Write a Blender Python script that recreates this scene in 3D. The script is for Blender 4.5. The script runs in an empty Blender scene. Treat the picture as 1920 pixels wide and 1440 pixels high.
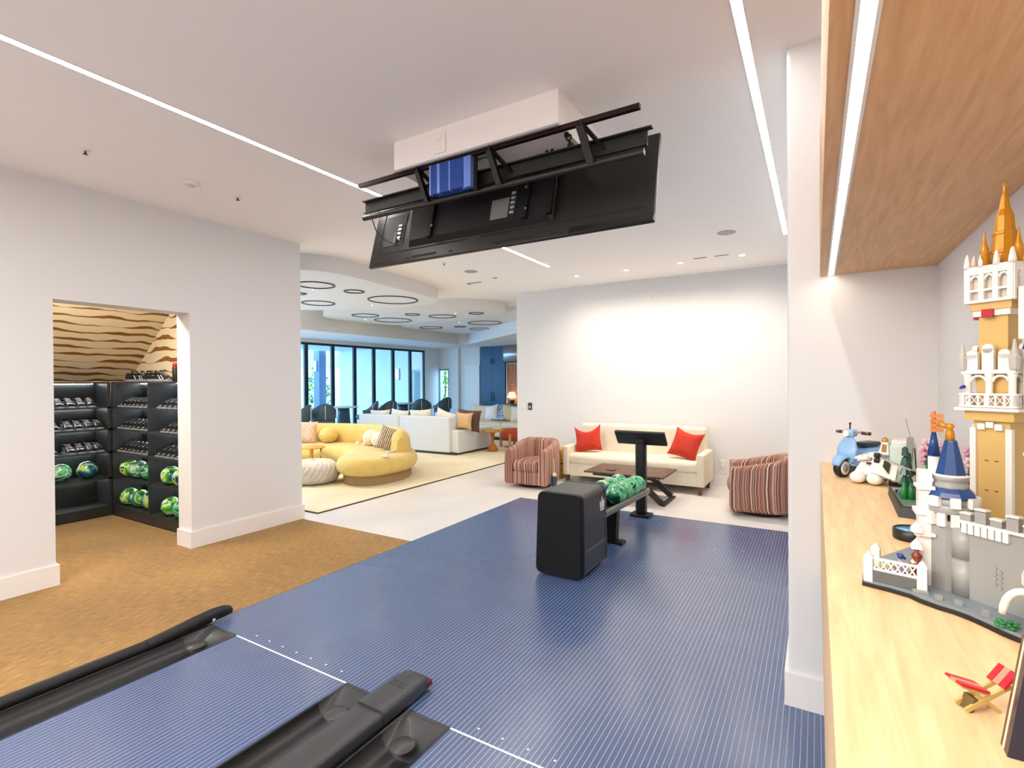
import bpy, bmesh, math, random
from mathutils import Vector, Matrix
from math import sin, cos, pi, sqrt, radians

sc = bpy.context.scene
COL = sc.collection
rnd = random.Random(7)

# ------------------------------------------------------------------ camera
cam_data = bpy.data.cameras.new('camera'); cam = bpy.data.objects.new('camera', cam_data); COL.objects.link(cam)
cam_data.sensor_width = 36.0; cam_data.lens = 17.881; cam_data.clip_start = 0.02; cam_data.clip_end = 200
R3 = [[0.858113, 0.002417, 0.513456], [0.51342, 0.008656, -0.858094], [-0.006518, 0.99996, 0.006187]]
cam.matrix_world = Matrix(((R3[0][0], R3[0][1], R3[0][2], 0), (R3[1][0], R3[1][1], R3[1][2], 0), (R3[2][0], R3[2][1], R3[2][2], 1.68), (0, 0, 0, 1)))
sc.camera = cam
# ------------------------------------------------------------------ world, exposure, area lights
sc.view_settings.view_transform = 'Standard'; sc.view_settings.look = 'None'
sc.view_settings.gamma = 1.0; sc.view_settings.use_curve_mapping = False
sc.view_settings.exposure = 0.45
w = bpy.data.worlds.new('sky'); sc.world = w; w.use_nodes = True
bg = w.node_tree.nodes['Background']
bg.inputs['Color'].default_value = (0.42, 0.70, 1.0, 1); bg.inputs['Strength'].default_value = 6.5
sc.cycles.use_denoising = True
sc.cycles.max_bounces = 8; sc.cycles.diffuse_bounces = 5; sc.cycles.glossy_bounces = 4; sc.cycles.transparent_max_bounces = 12
sc.cycles.sample_clamp_indirect = 6.0

def area(name, loc, sx, sy, power, color, rot=(0, 0, 0)):
    l = bpy.data.lights.new(name, 'AREA'); l.shape = 'RECTANGLE'; l.size = sx; l.size_y = sy; l.energy = power; l.color = color
    o = bpy.data.objects.new(name, l); o.location = loc; o.rotation_euler = rot; COL.objects.link(o); return o
def spot(name, loc, power, color, size=110, blend=0.8, rot=(0, 0, 0), rad=0.05):
    l = bpy.data.lights.new(name, 'SPOT'); l.energy = power; l.color = color; l.spot_size = radians(size); l.spot_blend = blend; l.shadow_soft_size = rad
    o = bpy.data.objects.new(name, l); o.location = loc; o.rotation_euler = rot; COL.objects.link(o); return o
WARM = (1.0, 0.86, 0.70); NEUT = (1.0, 0.97, 0.95); AMBER = (1.0, 0.80, 0.52)
area('lane_fill_light', (-2.4, -1.6, 3.30), 4.0, 1.6, 190, NEUT)                 # added fill over the lanes, out of view behind the camera
area('lounge_fill_light', (-9.0, 4.9, 3.05), 2.6, 1.2, 85, WARM)               # added fill for the lounge, unseen beyond the left wall
area('kitchen_fill_light', (-3.0, 10.6, 3.30), 3.0, 2.0, 110, WARM)              # added fill for the far end, hidden behind the sofa wall

# ------------------------------------------------------------------ materials
MATS = {}
def lin(c):
    if isinstance(c, str):
        c = c.lstrip('#'); c = [int(c[i:i+2], 16)/255 for i in (0, 2, 4)]
        return tuple(x/12.92 if x <= 0.04045 else ((x+0.055)/1.055)**2.4 for x in c)
    return tuple(c)
def mat(name, color=None, rough=0.6, metal=0.0, emit=None, estr=0.0, noise=0.0, nscale=8.0, bump=0.0, bscale=60.0, coat=0.0, spec=0.5, sheen=0.0, coatr=0.06):
    if name in MATS: return MATS[name]
    m = bpy.data.materials.new(name); m.use_nodes = True; nt = m.node_tree; b = nt.nodes['Principled BSDF']
    c = lin(color); b.inputs['Base Color'].default_value = (*c, 1); b.inputs['Roughness'].default_value = rough
    b.inputs['Metallic'].default_value = metal; b.inputs['Specular IOR Level'].default_value = spec
    b.inputs['Coat Weight'].default_value = coat; b.inputs['Sheen Weight'].default_value = sheen; b.inputs['Coat Roughness'].default_value = coatr
    if emit: b.inputs['Emission Color'].default_value = (*lin(emit), 1); b.inputs['Emission Strength'].default_value = estr
    if noise or bump:
        tc = nt.nodes.new('ShaderNodeTexCoord')
    if noise:
        n = nt.nodes.new('ShaderNodeTexNoise'); n.inputs['Scale'].default_value = nscale; n.inputs['Detail'].default_value = 5
        nt.links.new(tc.outputs['Object'], n.inputs['Vector'])
        rp = nt.nodes.new('ShaderNodeValToRGB'); rp.color_ramp.elements[0].position = 0.3; rp.color_ramp.elements[1].position = 0.7
        rp.color_ramp.elements[0].color = (*[x*(1-noise) for x in c], 1); rp.color_ramp.elements[1].color = (*[min(1, x*(1+noise*0.6)) for x in c], 1)
        nt.links.new(n.outputs['Fac'], rp.inputs['Fac']); nt.links.new(rp.outputs['Color'], b.inputs['Base Color'])
    if bump:
        n2 = nt.nodes.new('ShaderNodeTexNoise'); n2.inputs['Scale'].default_value = bscale; n2.inputs['Detail'].default_value = 4
        nt.links.new(tc.outputs['Object'], n2.inputs['Vector'])
        bp = nt.nodes.new('ShaderNodeBump'); bp.inputs['Strength'].default_value = bump; bp.inputs['Distance'].default_value = 0.01
        nt.links.new(n2.outputs['Fac'], bp.inputs['Height']); nt.links.new(bp.outputs['Normal'], b.inputs['Normal'])
    MATS[name] = m; return m
def ramp_mat(name, build, rough=0.6, coat=0.0, bump=0.0):
    """material whose base colour comes from build(node_tree) -> (colour socket, height socket or None)"""
    if name in MATS: return MATS[name]
    m = bpy.data.materials.new(name); m.use_nodes = True; nt = m.node_tree; b = nt.nodes['Principled BSDF']
    b.inputs['Roughness'].default_value = rough; b.inputs['Coat Weight'].default_value = coat
    cs, hs = build(nt); nt.links.new(cs, b.inputs['Base Color'])
    if hs is not None and bump:
        bp = nt.nodes.new('ShaderNodeBump'); bp.inputs['Strength'].default_value = bump; bp.inputs['Distance'].default_value = 0.01
        nt.links.new(hs, bp.inputs['Height']); nt.links.new(bp.outputs['Normal'], b.inputs['Normal'])
    MATS[name] = m; return m
def node(nt, t, **kw):
    n = nt.nodes.new(t)
    for k, v in kw.items():
        if k in n.inputs: n.inputs[k].default_value = v
        else: setattr(n, k, v)
    return n
def ramp(nt, fac, stops, interp='LINEAR'):
    r = nt.nodes.new('ShaderNodeValToRGB'); r.color_ramp.interpolation = interp
    e = r.color_ramp.elements
    while len(e) < len(stops): e.new(0.5)
    for k, (p_, c_) in enumerate(stops): e[k].position = p_; e[k].color = (*lin(c_), 1)
    nt.links.new(fac, r.inputs['Fac']); return r.outputs['Color']
def mapped(nt, out='Object', scale=(1, 1, 1), rot=(0, 0, 0), loc=(0, 0, 0), rand=False):
    tc = nt.nodes.new('ShaderNodeTexCoord'); mp = nt.nodes.new('ShaderNodeMapping')
    mp.inputs['Scale'].default_value = scale; mp.inputs['Rotation'].default_value = rot; mp.inputs['Location'].default_value = loc
    nt.links.new(tc.outputs[out], mp.inputs['Vector'])
    if rand:
        oi = nt.nodes.new('ShaderNodeObjectInfo'); mu = node(nt, 'ShaderNodeMath', operation='MULTIPLY'); mu.inputs[1].default_value = 37.0
        nt.links.new(oi.outputs['Random'], mu.inputs[0]); va = node(nt, 'ShaderNodeVectorMath', operation='ADD')
        nt.links.new(mp.outputs['Vector'], va.inputs[0]); nt.links.new(mu.outputs[0], va.inputs[1]); return va.outputs[0]
    return mp.outputs['Vector']
def noise_(nt, vec, scale, detail=4, dist=0.0, rough=0.5):
    n = node(nt, 'ShaderNodeTexNoise', Scale=scale, Detail=detail, Distortion=dist, Roughness=rough)
    nt.links.new(vec, n.inputs['Vector']); return n.outputs['Fac']

def b_wood(dark, light, sc3=(1, 1, 1)):
    def f(nt):
        v = mapped(nt, 'Object', scale=sc3); n = noise_(nt, v, 4.0, 6, 0.6)
        return ramp(nt, n, [(0.3, dark), (0.7, light)]), n
    return f
def b_marble(cols):
    def f(nt):
        v = mapped(nt, 'Object', rand=True); n = noise_(nt, v, 5.5, 1, 1.3, 0.4)
        return ramp(nt, n, cols), None
    return f
def b_stripes(scale=40.0):
    def f(nt):
        tc = nt.nodes.new('ShaderNodeTexCoord'); sx = nt.nodes.new('ShaderNodeSeparateXYZ'); nt.links.new(tc.outputs['UV'], sx.inputs[0])
        n = node(nt, 'ShaderNodeTexNoise', noise_dimensions='1D', Scale=scale, Detail=1.0)
        nt.links.new(sx.outputs['X'], n.inputs['W'])
        c = ramp(nt, n.outputs['Fac'], [(0.0, '#6a4038'), (0.36, '#97625a'), (0.42, '#76463c'), (0.47, '#ab7a66'), (0.515, '#e4cbb6'), (0.535, '#8f5a4a'), (0.60, '#5c3631'), (0.64, '#b08068'), (0.69, '#e4cfba')], 'CONSTANT')
        return c, None
    return f
def b_wallpaper(nt):
    tc = nt.nodes.new('ShaderNodeTexCoord'); sx = nt.nodes.new('ShaderNodeSeparateXYZ'); nt.links.new(tc.outputs['UV'], sx.inputs[0])
    # rows of hand painted brush strokes along u, one row every 0.105 m
    mp = nt.nodes.new('ShaderNodeMapping'); nt.links.new(tc.outputs['UV'], mp.inputs['Vector']); mp.inputs['Scale'].default_value = (1.0, 0.25, 1)
    wob = noise_(nt, mp.outputs['Vector'], 2.2, 2)
    a = node(nt, 'ShaderNodeMath', operation='MULTIPLY_ADD'); a.inputs[1].default_value = 0.16; nt.links.new(wob, a.inputs[0]); nt.links.new(sx.outputs['Y'], a.inputs[2])
    d = node(nt, 'ShaderNodeMath', operation='DIVIDE'); d.inputs[1].default_value = 0.135; nt.links.new(a.outputs[0], d.inputs[0])
    fr = node(nt, 'ShaderNodeMath', operation='FRACT'); nt.links.new(d.outputs[0], fr.inputs[0])
    fl = node(nt, 'ShaderNodeMath', operation='FLOOR'); nt.links.new(d.outputs[0], fl.inputs[0])
    cb = nt.nodes.new('ShaderNodeCombineXYZ'); u3 = node(nt, 'ShaderNodeMath', operation='MULTIPLY'); u3.inputs[1].default_value = 2.6
    nt.links.new(sx.outputs['X'], u3.inputs[0]); nt.links.new(u3.outputs[0], cb.inputs[0])
    f7 = node(nt, 'ShaderNodeMath', operation='MULTIPLY'); f7.inputs[1].default_value = 7.3; nt.links.new(fl.outputs[0], f7.inputs[0]); nt.links.new(f7.outputs[0], cb.inputs[1])
    th = noise_(nt, cb.outputs[0], 1.0, 1)
    t2 = node(nt, 'ShaderNodeMapRange'); nt.links.new(th, t2.inputs['Value'])
    t2.inputs['From Min'].default_value = 0.35; t2.inputs['From Max'].default_value = 0.65; t2.inputs['To Min'].default_value = 0.04; t2.inputs['To Max'].default_value = 0.46
    lt = node(nt, 'ShaderNodeMath', operation='LESS_THAN'); nt.links.new(fr.outputs[0], lt.inputs[0]); nt.links.new(t2.outputs['Result'], lt.inputs[1])
    return ramp(nt, lt.outputs[0], [(0.0, '#e6d6b6'), (1.0, '#8a5a26')], 'LINEAR'), None
def b_carpet(nt):
    v = mapped(nt, 'Object'); n1 = noise_(nt, v, 0.9, 3)
    v2 = mapped(nt, 'Object', scale=(60, 14, 1)); n2 = noise_(nt, v2, 1.0, 3)
    mx = node(nt, 'ShaderNodeMix', data_type='FLOAT'); mx.inputs[0].default_value = 0.6; nt.links.new(n1, mx.inputs[2]); nt.links.new(n2, mx.inputs[3])
    return ramp(nt, mx.outputs[0], [(0.34, '#806340'), (0.52, '#9b7949'), (0.68, '#b48e56')]), n2
def b_concrete(nt):
    v = mapped(nt, 'Object'); n = noise_(nt, v, 0.7, 6, 0.3)
    return ramp(nt, n, [(0.3, '#d6d2cd'), (0.7, '#e8e5e1')]), n
def b_rug(nt):
    v = mapped(nt, 'Object'); n = noise_(nt, v, 1.2, 3); v2 = mapped(nt, 'Object', scale=(90, 90, 1)); n2 = noise_(nt, v2, 1, 2)
    return ramp(nt, n, [(0.3, '#dccfae'), (0.7, '#e9dfc6')]), n2
def b_knit(c1, c2, s=26.0, dist=3.0):
    def f(nt):
        v = mapped(nt, 'Object'); wv = node(nt, 'ShaderNodeTexWave', Scale=s, Distortion=dist, wave_type='BANDS'); wv.inputs['Detail Scale'].default_value = 3.0
        nt.links.new(v, wv.inputs['Vector']); return ramp(nt, wv.outputs['Fac'], [(0.35, c1), (0.6, c2)]), wv.outputs['Fac']
    return f
def glass(name='window_glass', tint=(0.93, 0.97, 1.0)):
    if name in MATS: return MATS[name]
    m = bpy.data.materials.new(name); m.use_nodes = True; nt = m.node_tree; nt.nodes.clear()
    o = nt.nodes.new('ShaderNodeOutputMaterial'); mix = nt.nodes.new('ShaderNodeMixShader'); t = nt.nodes.new('ShaderNodeBsdfTransparent'); g = nt.nodes.new('ShaderNodeBsdfGlossy')
    t.inputs['Color'].default_value = (*tint, 1); g.inputs['Roughness'].default_value = 0.03
    lw = nt.nodes.new('ShaderNodeLayerWeight'); lw.inputs['Blend'].default_value = 0.5
    pw = node(nt, 'ShaderNodeMath', operation='POWER'); pw.inputs[1].default_value = 5.0; nt.links.new(lw.outputs['Facing'], pw.inputs[0])
    ma = node(nt, 'ShaderNodeMath', operation='MULTIPLY_ADD'); ma.inputs[1].default_value = 0.9; ma.inputs[2].default_value = 0.05; nt.links.new(pw.outputs[0], ma.inputs[0])
    nt.links.new(ma.outputs[0], mix.inputs[0]); nt.links.new(t.outputs[0], mix.inputs[1]); nt.links.new(g.outputs[0], mix.inputs[2]); nt.links.new(mix.outputs[0], o.inputs[0])
    MATS[name] = m; return m

WALL = mat('white_wall_paint', '#dfdfdf', 0.75)
CEIL = mat('white_ceiling_paint', '#f6f2ef', 0.8)
TRIM = mat('white_trim_paint', '#e9e7e5', 0.45)
CONC = ramp_mat('pale_concrete', b_concrete, 0.38)
CARPET = ramp_mat('tan_carpet', b_carpet, 0.95, bump=0.35)
RUG = ramp_mat('cream_rug', b_rug, 0.95, bump=0.3)
BLACK = mat('black_plastic', '#17191c', 0.42)
BLACKM = mat('black_steel', '#141414', 0.45, 0.3)
DARK = mat('dark_grey_plastic', '#2b2d30', 0.4)
LANE = mat('navy_lane_board', '#3c5683', 0.27, noise=0.10, nscale=3.0, spec=1.0, coat=0.4, coatr=0.22)
LANELINE = mat('pale_lane_line', '#bcc6da', 0.3)
GUTTER = mat('gutter_charcoal', '#262729', 0.33)
CAPM = mat('capping_charcoal', '#3b3d40', 0.34, coat=0.1)
WHITE = mat('white_paint_line', '#f4f4f4', 0.4)
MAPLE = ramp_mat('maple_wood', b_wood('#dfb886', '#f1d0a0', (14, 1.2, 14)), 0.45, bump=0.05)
MAPLE_SHADED = ramp_mat('maple_wood_shaded', b_wood('#cc9c6c', '#e0b585', (14, 1.2, 14)), 0.5, bump=0.05)  # same maple, with the overhead cabinet's shade put into darker tones
WALLPAPER = ramp_mat('brush_stroke_wallpaper', b_wallpaper, 0.8)
SHELFB = mat('black_shelf_laminate', '#2b2f2f', 0.42, noise=0.2, nscale=5)
CREAM = mat('cream_linen', '#e8dfca', 0.9, bump=0.15, bscale=220, noise=0.05)
GREYF = mat('pale_grey_linen', '#dcdee1', 0.9, bump=0.15, bscale=220)
RED = mat('rust_red_linen', '#c2331c', 0.85, bump=0.2, bscale=160, noise=0.12)
MUST = mat('mustard_boucle', '#dabd6c', 0.92, bump=0.25, bscale=120, noise=0.07, sheen=0.3)
MUSTP = mat('mustard_plinth', '#9c8258', 0.9)
STRIPE = ramp_mat('striped_velvet', b_stripes(46.0), 0.8)
OAK = ramp_mat('oak_wood', b_wood('#a8742c', '#c8923e', (3, 3, 14)), 0.5)
WALNUT = ramp_mat('walnut_wood', b_wood('#4a3428', '#6b4d3a', (3, 3, 14)), 0.5)
TERRA = mat('terracotta_leather', '#b8431d', 0.55)
NAVYCAB = mat('deep_blue_lacquer', '#10496f', 0.4)
STEEL = mat('brushed_steel', '#b9bcc0', 0.28, 0.95)
FRAMEM = mat('dark_window_frame', '#1c2b31', 0.4, 0.2)
LEDM = mat('led_diffuser', '#ffffff', 0.5, emit='#fff9f3', estr=34.0)
LEDW = mat('led_diffuser_warm', '#ffffff', 0.5, emit='#ffecd0', estr=17.0)
DLM = mat('downlight_lens', '#ffffff', 0.5, emit='#fff3e0', estr=12.0)
# ------------------------------------------------------------------ mesh helpers
class MB:
    def __init__(s): s.v = []; s.f = []; s.m = []; s.uv = []; s.has_uv = False; s.sm = []
    def add(s, vs, fs, mi=0, smooth=False, uvs=None):
        o = len(s.v); s.v += [tuple(v) for v in vs]
        for k, f in enumerate(fs):
            s.f.append(tuple(o+i for i in f)); s.m.append(mi); s.sm.append(smooth)
            if uvs: s.has_uv = True
            s.uv.append(uvs[k] if uvs else None)
        return s
    def box(s, x0, y0, z0, x1, y1, z1, mi=0):
        x0, x1 = min(x0, x1), max(x0, x1); y0, y1 = min(y0, y1), max(y0, y1); z0, z1 = min(z0, z1), max(z0, z1)
        return s.add([(x0,y0,z0),(x1,y0,z0),(x1,y1,z0),(x0,y1,z0),(x0,y0,z1),(x1,y0,z1),(x1,y1,z1),(x0,y1,z1)],
              [(0,3,2,1),(4,5,6,7),(0,1,5,4),(1,2,6,5),(2,3,7,6),(3,0,4,7)], mi)
    def obox(s, c, ex, ey, ez, mi=0):
        """oriented box: centre, three half-extent vectors"""
        c, ex, ey, ez = Vector(c), Vector(ex), Vector(ey), Vector(ez); vs = []
        for dz in (-1, 1):
            for dx, dy in ((-1,-1),(1,-1),(1,1),(-1,1)): vs.append(tuple(c+ex*dx+ey*dy+ez*dz))
        return s.add(vs, [(0,3,2,1),(4,5,6,7),(0,1,5,4),(1,2,6,5),(2,3,7,6),(3,0,4,7)], mi)
    def rbox(s, x0, y0, z0, x1, y1, z1, r, k=3, mi=0, puff=0.0):
        """box with rounded edges; puff bulges the faces like a cushion"""
        c = ((x0+x1)/2, (y0+y1)/2, (z0+z1)/2); h = (abs(x1-x0)/2, abs(y1-y0)/2, abs(z1-z0)/2); r = min(r, min(h)*0.999)
        idx = {}; vs = []; fs = []
        def ts(hh):
            a = [-hh+r*(1-math.tan((pi/4)*(1-i/k))) for i in range(k+1)]
            mid = [-(hh-r)*0.5, 0, (hh-r)*0.5] if puff else []
            b = [-t for t in reversed(a)]
            out = a + [m for m in mid if a[-1] < m < b[0]] + b
            return sorted(set(round(t, 6) for t in out))
        def pt(p):
            q = [max(-(h[i]-r), min(h[i]-r, p[i])) for i in range(3)]; d = [p[i]-q[i] for i in range(3)]
            L = sqrt(sum(x*x for x in d)) or 1; o = [q[i]+d[i]/L*r for i in range(3)]
            if puff:
                n = [o[i]/h[i] for i in range(3)]
                for i in range(3):
                    j, l = (i+1) % 3, (i+2) % 3
                    o[i] += (1 if n[i] > 0 else -1)*abs(n[i])**3*puff*(1-n[j]**2)*(1-n[l]**2)
            key = tuple(round(x, 5) for x in p)
            if key not in idx: idx[key] = len(vs); vs.append((c[0]+o[0], c[1]+o[1], c[2]+o[2]))
            return idx[key]
        for ax in range(3):
            j, l = (ax+1) % 3, (ax+2) % 3; A, B = ts(h[j]), ts(h[l])
            for sg in (-1, 1):
                for a in range(len(A)-1):
                    for b in range(len(B)-1):
                        q = []
                        for (aa, bb) in ((a,b),(a+1,b),(a+1,b+1),(a,b+1)):
                            p = [0,0,0]; p[ax] = sg*h[ax]; p[j] = A[aa]; p[l] = B[bb]; q.append(pt(p))
                        if sg < 0: q.reverse()
                        if len(set(q)) >= 3: fs.append(tuple(dict.fromkeys(q)))
        return s.add(vs, fs, mi, True)
    def cyl(s, a, b, r0, r1=None, n=16, mi=0, caps=True, smooth=True):
        a, b = Vector(a), Vector(b); r1 = r0 if r1 is None else r1; d = (b-a).normalized()
        u = d.orthogonal().normalized(); v = d.cross(u); vs = []
        for P, r in ((a, r0), (b, r1)):
            for i in range(n): t = 2*pi*i/n; vs.append(tuple(P+u*r*cos(t)+v*r*sin(t)))
        s.add(vs, [(i, (i+1) % n, n+(i+1) % n, n+i) for i in range(n)], mi, smooth)
        if caps: s.add(vs[:n], [tuple(reversed(range(n)))], mi); s.add(vs[n:], [tuple(range(n))], mi)
        return s
    def lathe(s, prof, c=(0, 0, 0), n=24, mi=0, smooth=True, a0=0.0, sx=1.0, sy=1.0):
        """prof: (r, z) pairs bottom to top"""
        vs = []; fs = []; m = len(prof)
        for (r, z) in prof:
            for i in range(n): t = a0+2*pi*i/n; vs.append((c[0]+r*cos(t)*sx, c[1]+r*sin(t)*sy, c[2]+z))
        for k in range(m-1):
            for i in range(n): fs.append((k*n+i, k*n+(i+1) % n, (k+1)*n+(i+1) % n, (k+1)*n+i))
        fs.append(tuple(reversed(range(n)))); fs.append(tuple(range((m-1)*n, m*n)))
        return s.add(vs, fs, mi, smooth)
    def tube(s, pts, r, n=8, mi=0, closed=False):
        P = [Vector(p) for p in pts]; m = len(P); vs = []; fs = []; u = None
        rr = r if isinstance(r, (list, tuple)) else [r]*m
        for k in range(m):
            if closed: d = (P[(k+1) % m]-P[k-1])
            else: d = P[min(k+1, m-1)]-P[max(k-1, 0)]
            d.normalize()
            u = d.orthogonal().normalized() if u is None else (u-d*u.dot(d)).normalized()
            v = d.cross(u)
            for i in range(n): t = 2*pi*i/n; vs.append(tuple(P[k]+u*rr[k]*cos(t)+v*rr[k]*sin(t)))
        for k in range(m if closed else m-1):
            k2 = (k+1) % m
            for i in range(n): fs.append((k*n+i, k*n+(i+1) % n, k2*n+(i+1) % n, k2*n+i))
        if not closed: fs += [tuple(reversed(range(n))), tuple(range((m-1)*n, m*n))]
        return s.add(vs, fs, mi, True)
    def prism(s, poly, z0, z1, mi=0, mi_side=None, smooth=False):
        n = len(poly); vs = [(x, y, z0) for x, y in poly]+[(x, y, z1) for x, y in poly]
        s.add(vs, [tuple(reversed(range(n))), tuple(range(n, 2*n))], mi)
        s.add(vs, [(i, (i+1) % n, n+(i+1) % n, n+i) for i in range(n)], mi if mi_side is None else mi_side, smooth); return s
    def xprism(s, poly, ax, a, b, mi=0, smooth=False):
        """poly in the two other axes (cyclic order), extruded along axis ax from a to b"""
        def P(u, v, t): q = [0,0,0]; q[ax] = t; q[(ax+1) % 3] = u; q[(ax+2) % 3] = v; return tuple(q)
        n = len(poly); vs = [P(u, v, a) for u, v in poly]+[P(u, v, b) for u, v in poly]
        s.add(vs, [tuple(reversed(range(n))), tuple(range(n, 2*n))], mi)
        s.add(vs, [(i, (i+1) % n, n+(i+1) % n, n+i) for i in range(n)], mi, smooth); return s
    def loft(s, rings, mi=0, caps=True, closed=True, smooth=True, uvs=None):
        n = len(rings[0]); vs = [p for r in rings for p in r]; fs = []; us = []
        for k in range(len(rings)-1):
            for i in range(n if closed else n-1):
                j = (i+1) % n; fs.append((k*n+i, k*n+j, (k+1)*n+j, (k+1)*n+i))
                if uvs: us.append([uvs[k][i], uvs[k][j] if j else uvs[k][i], uvs[k+1][j] if j else uvs[k+1][i], uvs[k+1][i]])
        s.add(vs, fs, mi, smooth, us or None)
        if caps:
            s.add(rings[0], [tuple(reversed(range(n)))], mi, False, [list(reversed(uvs[0]))] if uvs else None)
            s.add(rings[-1], [tuple(range(n))], mi, False, [list(uvs[-1])] if uvs else None)
        return s
    def sphere(s, c, r, n=16, m=10, mi=0, sz=1.0):
        return s.lathe([(max(1e-4, r*sin(pi*k/m)), -r*sz*cos(pi*k/m)) for k in range(m+1)], c, n, mi)
    def pillow(s, w, h, t, mi=0, n=10, M=None, pinch=0.10, flop=0.0):
        """square pillow standing in its xz plane, centre at the origin; M places it"""
        vs = []; fs = []
        for sg in (1, -1):
            o = len(vs)
            for i in range(n+1):
                for j in range(n+1):
                    u, v = -1+2*i/n, -1+2*j/n
                    th = t/2*((1-u**4)*(1-v**4))**0.55
                    x = w/2*u*(1-pinch*(1-v*v)); z = h/2*v*(1-pinch*(1-u*u))
                    if v > 0: z -= flop*(1-u*u)*v
                    vs.append((x, sg*th, z))
            for i in range(n):
                for j in range(n):
                    q = (o+i*(n+1)+j, o+(i+1)*(n+1)+j, o+(i+1)*(n+1)+j+1, o+i*(n+1)+j+1)
                    fs.append(q if sg < 0 else q[::-1])
        if M is not None: vs = [tuple(M @ Vector(v)) for v in vs]
        return s.add(vs, fs, mi, True)
    def xf(s, M): s.v = [tuple(M @ Vector(v)) for v in s.v]; return s
    def build(s, name, mats, parent=None, off=None, kind=None):
        me = bpy.data.meshes.new(name)
        if off is None and parent is not None: off = OFF.get(parent.name)
        vs = s.v if off is None else [(v[0]-off[0], v[1]-off[1], v[2]-off[2]) for v in s.v]
        me.from_pydata(vs, [], s.f)
        for m in (mats if isinstance(mats, (list, tuple)) else [mats]): me.materials.append(m)
        me.polygons.foreach_set('material_index', s.m); me.polygons.foreach_set('use_smooth', s.sm)
        if s.has_uv:
            ul = me.uv_layers.new(name='UVMap'); k = 0
            for fi, f in enumerate(s.f):
                for j in range(len(f)): ul.data[k].uv = s.uv[fi][j] if s.uv[fi] else (0, 0); k += 1
        me.validate(); me.update()
        bm = bmesh.new(); bm.from_mesh(me); bmesh.ops.recalc_face_normals(bm, faces=bm.faces); bm.to_mesh(me); bm.free()
        o = bpy.data.objects.new(name, me); COL.objects.link(o)
        if parent is not None:
            o.parent = parent
            if off is not None: OFF[o.name] = off
        if kind: o['kind'] = kind
        return o
OFF = {}
def thing(name, label, cat, loc=(0, 0, 0), rotz=0.0, group=None, world=False, kind=None):
    o = bpy.data.objects.new(name, None); COL.objects.link(o); o.location = loc; o.rotation_euler = (0, 0, rotz); o.empty_display_size = 0.1
    if kind: o['kind'] = kind
    else: o['label'] = label; o['category'] = cat
    if group: o['group'] = group
    if world: OFF[o.name] = tuple(loc)
    return o
def tag(o, label, cat, group=None):
    o['label'] = label; o['category'] = cat
    if group: o['group'] = group
    return o
def struct(o): o['kind'] = 'structure'; return o
def dup(root, loc, rotz=None, label=None, group=None, scale=None):
    r = root.copy(); COL.objects.link(r); r.location = loc
    if rotz is not None: r.rotation_euler = (0, 0, rotz)
    if label: r['label'] = label
    if group: r['group'] = group
    if scale: r.scale = (scale,)*3
    for ch in root.children:
        c = ch.copy(); COL.objects.link(c); c.parent = r
        for g in ch.children: d = g.copy(); COL.objects.link(d); d.parent = c
    return r
def place(mesh_obj, name, loc, parent=None, rot=None, scale=None):
    o = bpy.data.objects.new(name, mesh_obj.data); COL.objects.link(o); o.location = loc
    if rot: o.rotation_euler = rot
    if scale: o.scale = scale
    if parent is not None: o.parent = parent
    return o
def box(name, m, *a, parent=None, off=None): return MB().box(*a).build(name, m, parent, off)
def smoothpath(pts, k=6, closed=False):
    P = [Vector(p) for p in pts]; n = len(P); out = []
    rng = range(n) if closed else range(n-1)
    for i in rng:
        if closed: a, b, c, d = P[i-1], P[i], P[(i+1) % n], P[(i+2) % n]
        else: a, b, c, d = P[max(i-1, 0)], P[i], P[i+1], P[min(i+2, n-1)]
        for j in range(k):
            t = j/k; out.append(0.5*((2*b)+(c-a)*t+(2*a-5*b+4*c-d)*t*t+(3*b-a-3*c+d)*t**3))
    if not closed: out.append(P[-1])
    return out
def inset(poly, d):
    """poly: closed ccw list of (x, y); moves each vertex inward by d"""
    n = len(poly); out = []
    for i in range(n):
        a, b = Vector(poly[i-1]), Vector(poly[(i+1) % n]); t = (b-a); t.normalize(); nn = Vector((-t.y, t.x))
        p = Vector(poly[i])+nn*d; out.append((p.x, p.y))
    return out
def arc(cx, cy, r, a0, a1, n=8): return [(cx+r*cos(a0+(a1-a0)*i/n), cy+r*sin(a0+(a1-a0)*i/n)) for i in range(n+1)]
def rrect(w, h, r, n=4, cx=0, cy=0):
    o = []
    for (sx, sy, a) in ((1,1,0),(-1,1,pi/2),(-1,-1,pi),(1,-1,3*pi/2)): o += arc(cx+sx*(w/2-r), cy+sy*(h/2-r), r, a, a+pi/2, n)
    return o
# ================================================================== ROOM SHELL
CZ = 3.38
def S(name, m, *boxes):
    b = MB()
    for bx in boxes: b.box(*bx)
    return struct(b.build(name, m))
S('floor', CONC, (-13.0, 4.03, -0.05, -3.66, 15.2, 0), (-3.66, 6.33, -0.05, 0.8, 15.2, 0))
S('floor_base', DARK, (-3.66, -3.2, -0.16, 0.8, 6.4, -0.11))
S('floor_carpet', CARPET, (-8.4, -3.2, -0.05, -3.66, 4.03, 0.001))
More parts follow.
